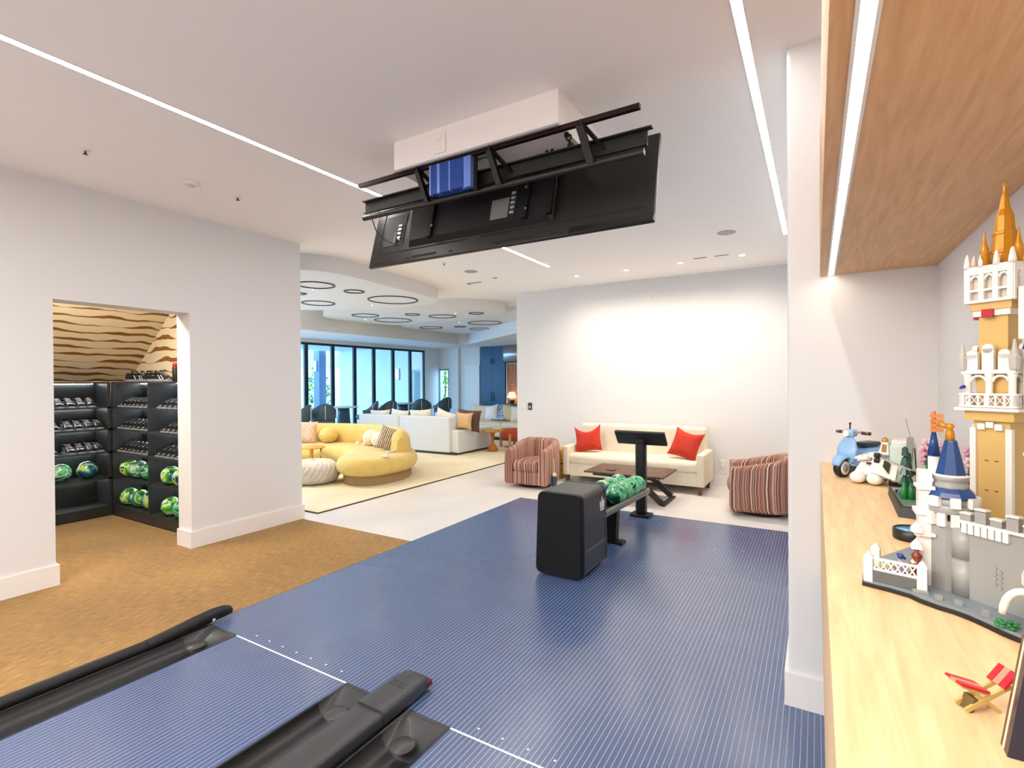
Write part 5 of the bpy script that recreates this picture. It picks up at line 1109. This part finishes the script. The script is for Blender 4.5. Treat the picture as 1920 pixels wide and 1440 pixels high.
# white arch foot and green plant
MB().tube([(0.283+0.030*cos(a)*0.785, 1.098-0.030*cos(a)*0.62, b0+0.02+0.045*sin(a)) for a in [pi*(0.1+0.9*k/10) for k in range(11)]], 0.006, 8).build('white_arch', TW, C)
pr = random.Random(5); b = MB()
for k in range(16):
    c_ = Vector((0.262+pr.uniform(-0.012, 0.016), 1.108+pr.uniform(-0.010, 0.012), b0+0.003+pr.uniform(0, 0.006))); b.sphere(tuple(c_), pr.uniform(0.003, 0.005), 8, 6, sz=0.6)
b.build('plant_leaves', TGREEN, C)
b = MB()
for x, y in ((0.19, 1.19), (0.245, 1.15), (0.215, 1.178)): b.box(x-0.005, y-0.005, b0, x+0.005, y+0.005, b0+0.008)
b.box(0.155, 1.205, b0, 0.178, 1.215, b0+0.005).build('loose_plates', LG, C)
# tan keep with white trim
K = (0.318, 1.385); hs = 0.033
def sq(z0, z1, h_, m, nm, cx=K[0], cy=K[1], rot=math.atan2(-0.62, 0.785)):
    return MB().lathe([(h_*1.4142, z0), (h_*1.4142, z1)], (cx, cy, ZS), 4, smooth=False, a0=pi/4+rot).build(nm, m, C)
sq(0.013, 0.345, 0.029, TAN, 'keep_shaft'); u = Vector((0.785, -0.62, 0)); v = Vector((0.62, 0.785, 0)); Kv = Vector((K[0], K[1], 0))
b = MB()
for su in (-1, 1):
    for sv in (-1, 1): b.obox(Kv+u*su*0.029+v*sv*0.029+Vector((0, 0, ZS+0.16)), u*0.005, v*0.005, (0, 0, 0.155))
b.build('corner_pier', TW, C)
b = MB()
for face in (-1, 1):
    for z in (0.13, 0.19, 0.25):
        for du in (-0.008, 0.008): b.obox(Kv-v*0.0292+u*du+Vector((0, 0, ZS+z)), u*0.003, v*0.0006, (0, 0, 0.0008)); b.obox(Kv-u*0.0292+v*du+Vector((0, 0, ZS+z)), v*0.003, u*0.0006, (0, 0, 0.0008))
b.build('joint_slot', TBRN, C)
b = MB()
for k in range(3): b.obox(Kv-v*0.0325-u*(0.014-k*0.014)+Vector((0, 0, ZS+0.318+0.004*(k % 2))), u*0.006, v*0.004, (0, 0, 0.006)); b.obox(Kv-u*0.0325-v*(0.014-k*0.014)+Vector((0, 0, ZS+0.318+0.004*(k % 2))), v*0.006, u*0.004, (0, 0, 0.006))
b.build('frieze_block', TW, C)
sq(0.330, 0.350, 0.040, TAN, 'keep_cornice'); sq(0.350, 0.356, 0.052, TW, 'balcony_floor')
b = MB()
for (e1, e2) in ((u, v), (v, u)):
    for sg in (-1, 1):
        c_ = Kv+e2*sg*0.044
        b.obox(c_+Vector((0, 0, ZS+0.383)), e1*0.046, e2*0.003, (0, 0, 0.002)); b.obox(c_+Vector((0, 0, ZS+0.359)), e1*0.046, e2*0.003, (0, 0, 0.002))
        for k in range(7): b.obox(c_+e1*(-0.042+k*0.014)+Vector((0, 0, ZS+0.371)), e1*(0.0042 if k in (0, 3, 6) else 0.0016), e2*0.0022, (0, 0, 0.011))
        for k in range(6):
            cc = c_+e1*(-0.035+k*0.014)+Vector((0, 0, ZS+0.371))
            for s2 in (-1, 1): b.obox(cc, e1*0.006+Vector((0, 0, s2*0.009)), e2*0.0014, (0, 0, 0.0012))
b.build('balcony_railing', TW, C)
sq(0.356, 0.425, 0.026, TAN, 'arcade_core')
b = MB()
for su in (-1, 0, 1):
    for sv in (-1, 0, 1):
        if su or sv: p_ = Kv+u*su*0.036+v*sv*0.036; b.lathe([(0.0075, 0.356), (0.006, 0.36), (0.006, 0.415), (0.0085, 0.424)], (p_.x, p_.y, ZS), 10)
b.build('arcade_column', TW, C)
b = MB()
for (e1, e2) in ((u, v), (v, u)):
    for sg in (-1, 1):
        for h_ in (-1, 1):
            cc = Kv+e2*sg*0.036+e1*h_*0.018; pts = [tuple(cc+e1*0.0125*cos(a)+Vector((0, 0, ZS+0.408+0.012*sin(a)))) for a in [pi*k/8 for k in range(9)]]; b.tube(pts, 0.003, 6)
b.build('arcade_arch', TW, C)
sq(0.424, 0.432, 0.044, TW, 'upper_slab')
b = MB()
for (e1, e2) in ((u, v), (v, u)):
    for sg in (-1, 1):
        for k in (-1, 0, 1):
            cc = Kv+e2*sg*0.038+e1*k*0.026
            hh = 0.030 if k else 0.042
            b.obox(cc+Vector((0, 0, ZS+0.432+hh/2)), e1*0.0095, e2*0.0045, (0, 0, hh/2)); q = cc+Vector((0, 0, ZS+0.432+hh)); b.cyl(q-e2*0.0045, q+e2*0.0045, 0.0095, n=14)
        for k in (-1, 1):
            cc = Kv+e2*sg*0.042+e1*k*0.042; b.lathe([(0.008, 0.432), (0.009, 0.455), (0.006, 0.46), (0.0015, 0.49)], (cc.x, cc.y, ZS), 8, smooth=False)
b.build('parapet_tablet', TW, C)
sq(0.432, 0.556, 0.0235, TAN, 'upper_shaft')
sq(0.540, 0.552, 0.030, TW, 'crown_ledge'); sq(0.552, 0.568, 0.0335, TAN, 'crown_band')
MB().obox(Kv-v*0.032-u*0.004+Vector((0, 0, ZS+0.545)), u*0.009, v*0.005, (0, 0, 0.008)).obox(Kv-u*0.030-v*0.008+Vector((0, 0, ZS+0.538)), v*0.012, u*0.005, (0, 0, 0.003)).build('red_lantern', TRED, C)
b = MB()
for (e1, e2) in ((u, v), (v, u)):
    for sg in (-1, 1):
        pc = Kv+e2*sg*0.0365
        for z, hz in ((0.570, 0.003), (0.592, 0.0022), (0.632, 0.008)): b.obox(pc+Vector((0, 0, ZS+z)), e1*0.038, e2*0.004, (0, 0, hz))
        for k in range(4): b.obox(pc+e1*(-0.0345+k*0.023)+Vector((0, 0, ZS+0.603)), e1*0.0045, e2*0.0045, (0, 0, 0.034))
        for k in range(3):
            cc = pc+e1*(-0.023+k*0.023)+Vector((0, 0, ZS+0.612)); b.tube([tuple(cc+e1*0.0075*cos(a)+Vector((0, 0, 0.010*sin(a)))) for a in [pi*j/8 for j in range(9)]], 0.0028, 6)
b.build('crown_gallery', TW, C)
sq(0.568, 0.640, 0.030, mat('toy_cream', '#dcd4c4', 0.35), 'crown_core')
b = MB()
for k in range(4):
    for (e1, e2) in ((u, v), (v, u)):
        for sg in (-1, 1): p_ = Kv+e2*sg*0.037+e1*(-0.036+k*0.024); b.lathe([(0.006, 0.638), (0.0055, 0.648), (0.0025, 0.664), (0.0008, 0.668)], (p_.x, p_.y, ZS), 8)
b.build('crown_pinnacle', TW, C)
SP = (K[0]+0.006, K[1]-0.005)
MB().lathe([(0.027, 0.640), (0.0255, 0.662), (0.0265, 0.664), (0.0265, 0.668), (0.0225, 0.670), (0.0195, 0.700), (0.0208, 0.702), (0.0208, 0.706), (0.0165, 0.708), (0.0145, 0.738), (0.0095, 0.752), (0.0045, 0.782), (0.003, 0.788), (0.003, 0.798), (0.0045, 0.803), (0.0008, 0.808)], (*SP, ZS), 10, smooth=False).build('gold_spire', GOLD, C)
for dx, dy in ((-0.028, -0.020), (0.02, -0.03)): MB().lathe([(0.009, 0.640), (0.007, 0.67), (0.0075, 0.673), (0.0045, 0.682), (0.0015, 0.70), (0.002, 0.706), (0.0008, 0.708)], (K[0]+dx, K[1]+dy, ZS), 10).build('small_gold_spire', GOLD, C)
MB().sphere((K[0]-0.060, K[1]-0.02, ZS+0.398), 0.004, 8, 6).sphere((K[0]-0.064, K[1]-0.02, ZS+0.396), 0.003, 8, 6).build('purple_bird', mat('toy_violet', '#3a2a9a', 0.3), C)
b = MB(); b.obox(Kv+u*0.055-v*0.02+Vector((0, 0, ZS+0.54)), u*0.012, v*0.012, (0, 0, 0.05)); b.build('side_turret', TW, C)
MB().lathe([(0.014, 0.47), (0.004, 0.51), (0.001, 0.53)], (K[0]+0.032, K[1]-0.055, ZS), 8, smooth=False).build('side_turret_roof', TBLUE, C); MB().lathe([(0.012, 0.35), (0.012, 0.472)], (K[0]+0.032, K[1]-0.055, ZS), 10).build('side_turret_wall', TW, C)

# ---- toy scooter
V = thing('toy_scooter', 'pale blue toy scooter with dark seat at the far end of the shelf', 'toy scooter', (0.140, 2.635, ZS), radians(-33))
# local: forward = -y
def prof_shell(pts, w0, nm, m, wfun=None, par=None):
    rings = []
    for (y, z, hw_, th) in pts:
        r = []
        for k in range(12): a = 2*pi*k/12; r.append((hw_*cos(a), y+th*sin(a)*0.5, z+0*sin(a)))
        rings.append(r)
    return MB().loft(rings).build(nm, m, par or V)
prof_shell([(-0.055, 0.055, 0.022, 0.02), (-0.058, 0.085, 0.040, 0.024), (-0.050, 0.120, 0.042, 0.022), (-0.040, 0.150, 0.030, 0.02), (-0.035, 0.168, 0.016, 0.018)], 1, 'leg_shield', TSB)
MB().rbox(-0.030, -0.055, 0.045, 0.030, 0.050, 0.058, 0.005, 2).build('floorboard', TSB, V)
MB().rbox(-0.042, 0.035, 0.050, 0.042, 0.170, 0.120, 0.030, 4).build('rear_body', TSB, V)
MB().rbox(-0.028, 0.030, 0.120, 0.028, 0.150, 0.140, 0.008, 3).build('seat', mat('toy_navy', '#16233f', 0.35), V)
MB().rbox(-0.022, -0.050, 0.168, 0.022, -0.008, 0.200, 0.010, 3).build('headset', TSB, V); MB().cyl((0, -0.062, 0.184), (0, -0.048, 0.184), 0.013, n=16).build('headlight', TW, V)
b = MB(); b.tube([(-0.062, -0.012, 0.186), (0, -0.026, 0.190), (0.062, -0.012, 0.186)], 0.005, 8); b.build('handlebar', LG, V)
for sg in (-1, 1): MB().tube([(sg*0.040, -0.020, 0.186), (sg*0.070, -0.004, 0.184)], 0.007, 8).build('grip', mat('toy_dark_red', '#5a1420', 0.35), V)
MB().cyl((0, -0.032, 0.200), (0, -0.030, 0.222), 0.003, n=8).sphere((0, -0.030, 0.224), 0.005, 8, 6).build('mirror_stalk', TBLK, V)
fw = MB()
def wheel(nm, cy, r=0.040):
    w_ = MB(); n = 24
    t_ = MB().lathe([(r*0.62, -0.013), (r*0.95, -0.014), (r, -0.007), (r, 0.007), (r*0.95, 0.014), (r*0.62, 0.013)], (0, 0, 0), 28).xf(Matrix.Translation((0, cy, r)) @ Matrix.Rotation(pi/2, 4, 'Y')).build(nm, TBLK, V)
    MB().lathe([(r*0.45, -0.015), (r*0.70, -0.016), (r*0.72, -0.012), (r*0.72, 0.012), (r*0.70, 0.016), (r*0.45, 0.015)], (0, 0, 0), 24).xf(Matrix.Translation((0, cy, r)) @ Matrix.Rotation(pi/2, 4, 'Y')).build('whitewall', TW, t_)
    MB().lathe([(0.002, -0.018), (r*0.42, -0.016), (r*0.45, 0.0), (r*0.42, 0.016), (0.002, 0.018)], (0, 0, 0), 20).xf(Matrix.Translation((0, cy, r)) @ Matrix.Rotation(pi/2, 4, 'Y')).build('hub', LG, t_)
wheel('front_wheel', -0.088); wheel('rear_wheel', 0.115)
rings = []
for k in range(9):
    a = pi*(0.08+0.84*k/8); y = -0.088-0.048*cos(a)*-1.0; rings.append([(0.026*cos(b_)*(0.5+0.5*sin(a)), -0.088+(0.044+0.010*max(0, sin(b_)))*cos(a), 0.040+(0.044+0.012*max(0, sin(b_)))*sin(a)) for b_ in [pi*j/6 for j in range(7)]])
MB().loft(rings, closed=False, caps=False).build('front_mudguard', TSB, V).modifiers.new('t', 'SOLIDIFY').thickness = 0.003
for sx_ in (-0.022, 0.022): MB().obox((sx_, -0.045, 0.028), (0.006, 0, 0), (0, 0.012, -0.012), (0, 0.006, 0.02)).box(sx_-0.006, -0.050, 0.0, sx_+0.006, -0.015, 0.008).build('stand_leg', mat('toy_dark_bluish', '#3a3d40', 0.4), V)
MB().sphere((0.044, 0.075, 0.075), 0.026, 14, 10, sz=0.9).sphere((-0.044, 0.075, 0.075), 0.026, 14, 10, sz=0.9).build('engine_cowl', TSB, V)

# ---- white brick-built flying craft
F = thing('toy_spacecraft', 'white brick-built toy craft with two rounded engine pods', 'toy spacecraft', (0.190, 2.47, ZS), radians(-20))
for sx_ in (-0.035, 0.022): MB().rbox(sx_-0.026, -0.075, 0.004, sx_+0.026, 0.045, 0.048, 0.022, 4).build('engine_pod', TW, F)
MB().loft([[(-0.055, -0.03, 0.040), (0.075, -0.05, 0.030), (0.075, 0.08, 0.030), (-0.05, 0.08, 0.040)], [(-0.035, -0.01, 0.085), (0.055, -0.02, 0.10), (0.060, 0.07, 0.12), (-0.02, 0.07, 0.10)]], smooth=False).build('fuselage', TW, F)
MB().obox((0.052, -0.045, 0.072), (0.040, 0.0, -0.012), (0.0, 0.022, 0.030), (0, 0.003, -0.002)).build('side_panel', TW, F)
MB().obox((0.062, -0.052, 0.082), (0.009, 0.0, -0.012), (0.0, 0.014, 0.016), (0, 0.003, -0.002)).build('dark_vent', mat('toy_olive', '#3d3f26', 0.4), F)
b = MB(); fr_ = random.Random(11)
for k in range(16): x = fr_.uniform(-0.04, 0.05); y = fr_.uniform(-0.03, 0.07); b.obox((x, y, 0.088+0.03*(x+0.04)/0.09+fr_.uniform(0, 0.014)), (fr_.uniform(0.008, 0.02), 0, 0.004), (0, fr_.uniform(0.006, 0.014), 0), (0, 0, 0.005))
b.build('surface_plates', TW, F)
MB().loft([[(0.02, -0.005, 0.12), (0.06, -0.02, 0.12), (0.065, 0.05, 0.12), (0.02, 0.05, 0.12)], [(0.032, 0.01, 0.165), (0.052, 0.0, 0.165), (0.055, 0.045, 0.165), (0.03, 0.045, 0.165)]], smooth=False).build('cockpit', TW, F)
MB().obox((0.041, -0.007, 0.143), (0.008, -0.003, 0), (0, 0.0055, 0.014), (0, 0.0012, -0.0005)).build('cockpit_window', mat('toy_amber', '#9a7030', 0.2), F)
for z, s_ in ((0.118, 1), (0.098, 1)): MB().rbox(0.018, -0.050, z-0.009, 0.036, -0.026, z+0.009, 0.004, 2).build('black_block', TBLK, F)
MB().box(-0.01, -0.036, 0.078, 0.006, -0.028, 0.086).build('red_block', mat('toy_dark_red', '#5a1420', 0.35), F)
MB().sphere((0.035, 0.03, 0.171), 0.012, 10, 8).build('gold_dome', mat('toy_gold_dome', '#c79a52', 0.3, 0.4), F)

# ---- mint box vehicle with antenna
G = thing('toy_camper', 'pale mint toy camper with grey mast and thin antenna behind the white craft', 'toy van', (0.292, 2.46, ZS), radians(-8))
MB().rbox(-0.045, -0.055, 0.018, 0.035, 0.075, 0.165, 0.012, 3).build('body', TMINT, G); MB().rbox(-0.040, -0.05, 0.155, 0.03, 0.06, 0.180, 0.008, 2).build('roof', TW, G)
MB().obox((0.012, -0.06, 0.120), (0.010, 0, 0.0), (0, 0.006, 0), (0.006, 0, 0.075)).build('grey_mast', LG, G); MB().obox((0.034, -0.062, 0.100), (0.002, 0, 0), (0, 0.004, 0), (-0.003, 0, 0.055)).build('dark_strip', mat('toy_plum', '#3a2230', 0.35), G)
MB().cyl((0.020, -0.062, 0.19), (0.004, -0.062, 0.265), 0.0014, n=6).build('antenna', LG, G); MB().sphere((0.002, -0.062, 0.303), 0.004, 8, 6).cyl((0.004, -0.062, 0.265), (0.002, -0.062, 0.303), 0.0004, n=5).build('antenna_tip', TW, G)
for sy_ in (-0.03, 0.05): MB().cyl((-0.048, sy_, 0.02), (0.038, sy_, 0.02), 0.019, n=18).build('axle_wheels', TBLK, G)
MB().box(-0.0465, -0.035, 0.095, -0.044, 0.055, 0.14).build('side_window', mat('toy_window', '#8fb3bd', 0.15), G)
# ---- pink flowers
for i, (x, y, lb) in enumerate(((0.345, 2.30, 'pale pink toy blossoms standing behind the blue slim turret'), (0.425, 2.20, 'pink and magenta toy blossoms between grey tower and tan keep'))):
    t = thing('toy_flowers', lb, 'toy flowers', (x, y, ZS)); pr = random.Random(20+i)
    MB().lathe([(0.03, 0.0), (0.038, 0.04), (0.034, 0.07), (0.002, 0.07)], (0, 0, 0), 16).build('flower_pot', mat('toy_navy', '#16233f', 0.35), t)
    for k in range(9):
        a = pr.uniform(0, 2*pi); r = pr.uniform(0.005, 0.05); c_ = Vector((r*cos(a), r*sin(a), pr.uniform(0.10, 0.19))); b = MB()
        for j in range(6): q = 2*pi*j/6; b.sphere((c_.x+0.011*cos(q), c_.y+0.006, c_.z+0.011*sin(q)), 0.0075, 8, 6)
        b.build('blossom', pr.choice((TPINK, mat('toy_blush', '#f0ccd8', 0.35), TPURP if i else TPINK)), t); MB().tube([(0, 0, 0.06), (c_.x*0.6, c_.y*0.6, c_.z*0.6), tuple(c_)], 0.002, 6).build('stem', TGREEN, t)
# ---- dark display stand with toy trees and birds
D = thing('toy_forest_scene', 'toy forest scene of dark green trees on a black display stand', 'toy scene', (0.250, 2.06, ZS))
MB().loft([[(-0.040, -0.16, 0.0), (0.09, -0.19, 0.0), (0.10, 0.17, 0.0), (-0.030, 0.20, 0.0)], [(-0.036, -0.15, 0.030), (0.09, -0.18, 0.030), (0.10, 0.165, 0.030), (-0.028, 0.19, 0.030)]], smooth=False).build('display_stand', mat('stand_black', '#14160e', 0.5), D)
MB().box(-0.025, -0.14, 0.030, 0.09, 0.15, 0.034).build('grass_tiles', mat('toy_grey_green', '#6f8578', 0.3), D)
for x, y, h_ in ((-0.002, 0.02, 0.185), (0.012, 0.07, 0.15)):
    for k in range(5): MB().lathe([(0.006, 0.045+k*h_/6), (0.022-k*0.003, 0.04+k*h_/6), (0.008, 0.065+k*h_/6), (0.002, 0.07+k*h_/6)], (x, y, 0), 7, smooth=False, a0=k).build('tree_tier', mat('toy_pine_green', '#24503f', 0.2), D)
    MB().cyl((x, y, 0.034), (x, y, h_*0.95), 0.004, n=8).build('tree_trunk', TBRN, D)
for x in (-0.012, 0.006): MB().lathe([(0.011, 0.034), (0.009, 0.06), (0.004, 0.085)], (x, -0.04, 0), 10).build('green_bush', TGREEN, D)
MB().obox((-0.012, 0.0, 0.130), (0.055, -0.02, -0.022), (0, 0.006, 0), (0.001, 0, 0.0025)).build('grey_branch', LG, D)
MB().sphere((0.040, -0.02, 0.115), 0.018, 12, 8, sz=0.7).build('blue_bird_back', TSB, D); MB().sphere((0.045, -0.05, 0.10), 0.017, 12, 8, sz=0.8).sphere((0.035, -0.07, 0.075), 0.014, 10, 8, sz=1.3).build('orange_bird_body', TORNG, D); MB().obox((0.03, -0.03, 0.112), (0.024, 0, -0.006), (0, 0.008, 0), (0, 0, 0.006)).build('black_wing', TBLK, D)
MB().box(-0.024, 0.05, 0.034, -0.004, 0.075, 0.044).build('navy_tile', mat('toy_navy', '#16233f', 0.35), D)
for x, y, lb in ((0.040, -0.02, 'a'),):
    MB().tube([(0.055, 0.0, 0.034), (0.05, -0.01, 0.07), (0.045, -0.03, 0.09)], 0.006, 8).build('brown_branch', TBRN, D)
# ---- round blue pond toy
t = thing('toy_pond', 'small round toy pond with black rim and blue water', 'toy pond', (0.212, 1.655, ZS))
MB().lathe([(0.040, 0.0), (0.042, 0.004), (0.042, 0.026), (0.038, 0.028), (0.036, 0.022), (0.002, 0.022)], (0, 0, 0), 30).build('rim', TBLK, t); MB().lathe([(0.0355, 0.022), (0.034, 0.025), (0.002, 0.0255)], (0, 0, 0), 24).build('water', mat('toy_trans_blue', '#5fa6d6', 0.1), t)
# ---- brown toy house between tower and keep
t = thing('toy_cottage', 'reddish brown toy cottage between the grey tower and the tan keep', 'toy cottage', (0.375, 1.86, ZS))
MB().box(-0.05, -0.04, 0.0, 0.05, 0.04, 0.11).build('cottage_wall', TBRN, t); MB().xprism([(-0.05, 0.11), (0.05, 0.11), (0.0, 0.15)], 0, -0.055, 0.055).build('cottage_roof', mat('toy_dark_red', '#5a1420', 0.35), t); MB().cyl((-0.02, -0.041, 0.08), (-0.02, -0.048, 0.08), 0.015, n=18).build('round_window', TW, t)
# ---- toy beach chair
t = thing('toy_beach_chair', 'tiny red and tan toy beach chair on the shelf front', 'toy chair', (0.174, 0.845, ZS), radians(28)); t.scale = (0.78, 0.78, 0.78)
def slab(nm, c, ex, ey, ez, m): MB().obox(c, ex, ey, ez).build(nm, m, t)
TANC = mat('toy_tan_light', '#cdb06a', 0.35); REDC = mat('toy_bright_red', '#d4202e', 0.3); PEACH = mat('toy_salmon', '#e58a72', 0.35)
for sy_ in (-0.010, 0.010):
    slab('frame_rail', (0.006, sy_, 0.024), (0.034, 0, 0.020), (0, 0.0022, 0), (-0.0016, 0, 0.0028), TANC); slab('frame_leg', (0.004, sy_*0.8, 0.018), (0.022, 0, -0.017), (0, 0.0022, 0), (0.0016, 0, 0.0024), TANC)
for k in range(3): slab('seat_slat', (-0.018+k*0.0, -0.011+k*0.011, 0.0420), (0.022, 0, -0.0065), (0, 0.0050, 0), (0.0006, 0, 0.0018), (REDC, PEACH, REDC)[k])
slab('seat_support', (-0.016, 0, 0.0365), (0.020, 0, -0.006), (0, 0.013, 0), (0, 0, 0.0016), TANC)
for k in range(3): slab('back_slat', (0.036, -0.011+k*0.011, 0.054), (0.010, 0, 0.012), (0, 0.0050, 0), (-0.0015, 0, 0.0015), (REDC, PEACH, REDC)[k])
slab('front_foot', (-0.016, 0, 0.010), (0.004, 0, 0.012), (0, 0.010, 0), (0.003, 0, 0.0), mat('toy_olive_brown', '#6a5a2c', 0.35))
# ---- framed panel at the frame edge
t = thing('picture_frame', 'dark walnut picture frame leaning on the shelf at the lower right', 'frame', (0.1785, 0.7535, ZS+0.0005))
R_ = Matrix.Rotation(radians(8), 4, 'Y') @ Matrix.Translation((0, 0.004, 0.0))
def fp(nm, m, *bxs):
    b = MB()
    for q in bxs: b.box(*q)
    b.xf(R_).build(nm, m, t)
DWF = mat('dark_walnut_frame', '#3b2a2a', 0.35)
fp('front_moulding', mat('dark_blue_frame', '#1d2238', 0.3), (0.0, -0.004, 0.0, 0.20, 0.003, 0.014), (0.0, -0.004, 0.116, 0.20, 0.003, 0.13), (0.0, -0.004, 0.014, 0.014, 0.003, 0.116), (0.186, -0.004, 0.014, 0.20, 0.003, 0.116))
fp('brown_layer', mat('walnut_layer', '#5b3d33', 0.4), (0.0, 0.0032, 0.0, 0.20, 0.008, 0.13)); fp('ivory_layer', mat('ivory_mat', '#e6d9b8', 0.7), (0.0, 0.0082, 0.0, 0.20, 0.014, 0.13)); fp('outer_layer', mat('walnut_layer', '#5b3d33', 0.4), (0.0, 0.0142, 0.0, 0.20, 0.020, 0.13))
fp('picture', mat('deep_violet_print', '#221c5a', 0.35, noise=0.5, nscale=14), (0.014, 0.0, 0.014, 0.186, 0.0028, 0.116)); fp('back_panel', mat('plum_back', '#33213a', 0.4), (0.004, 0.0202, 0.004, 0.196, 0.026, 0.126))
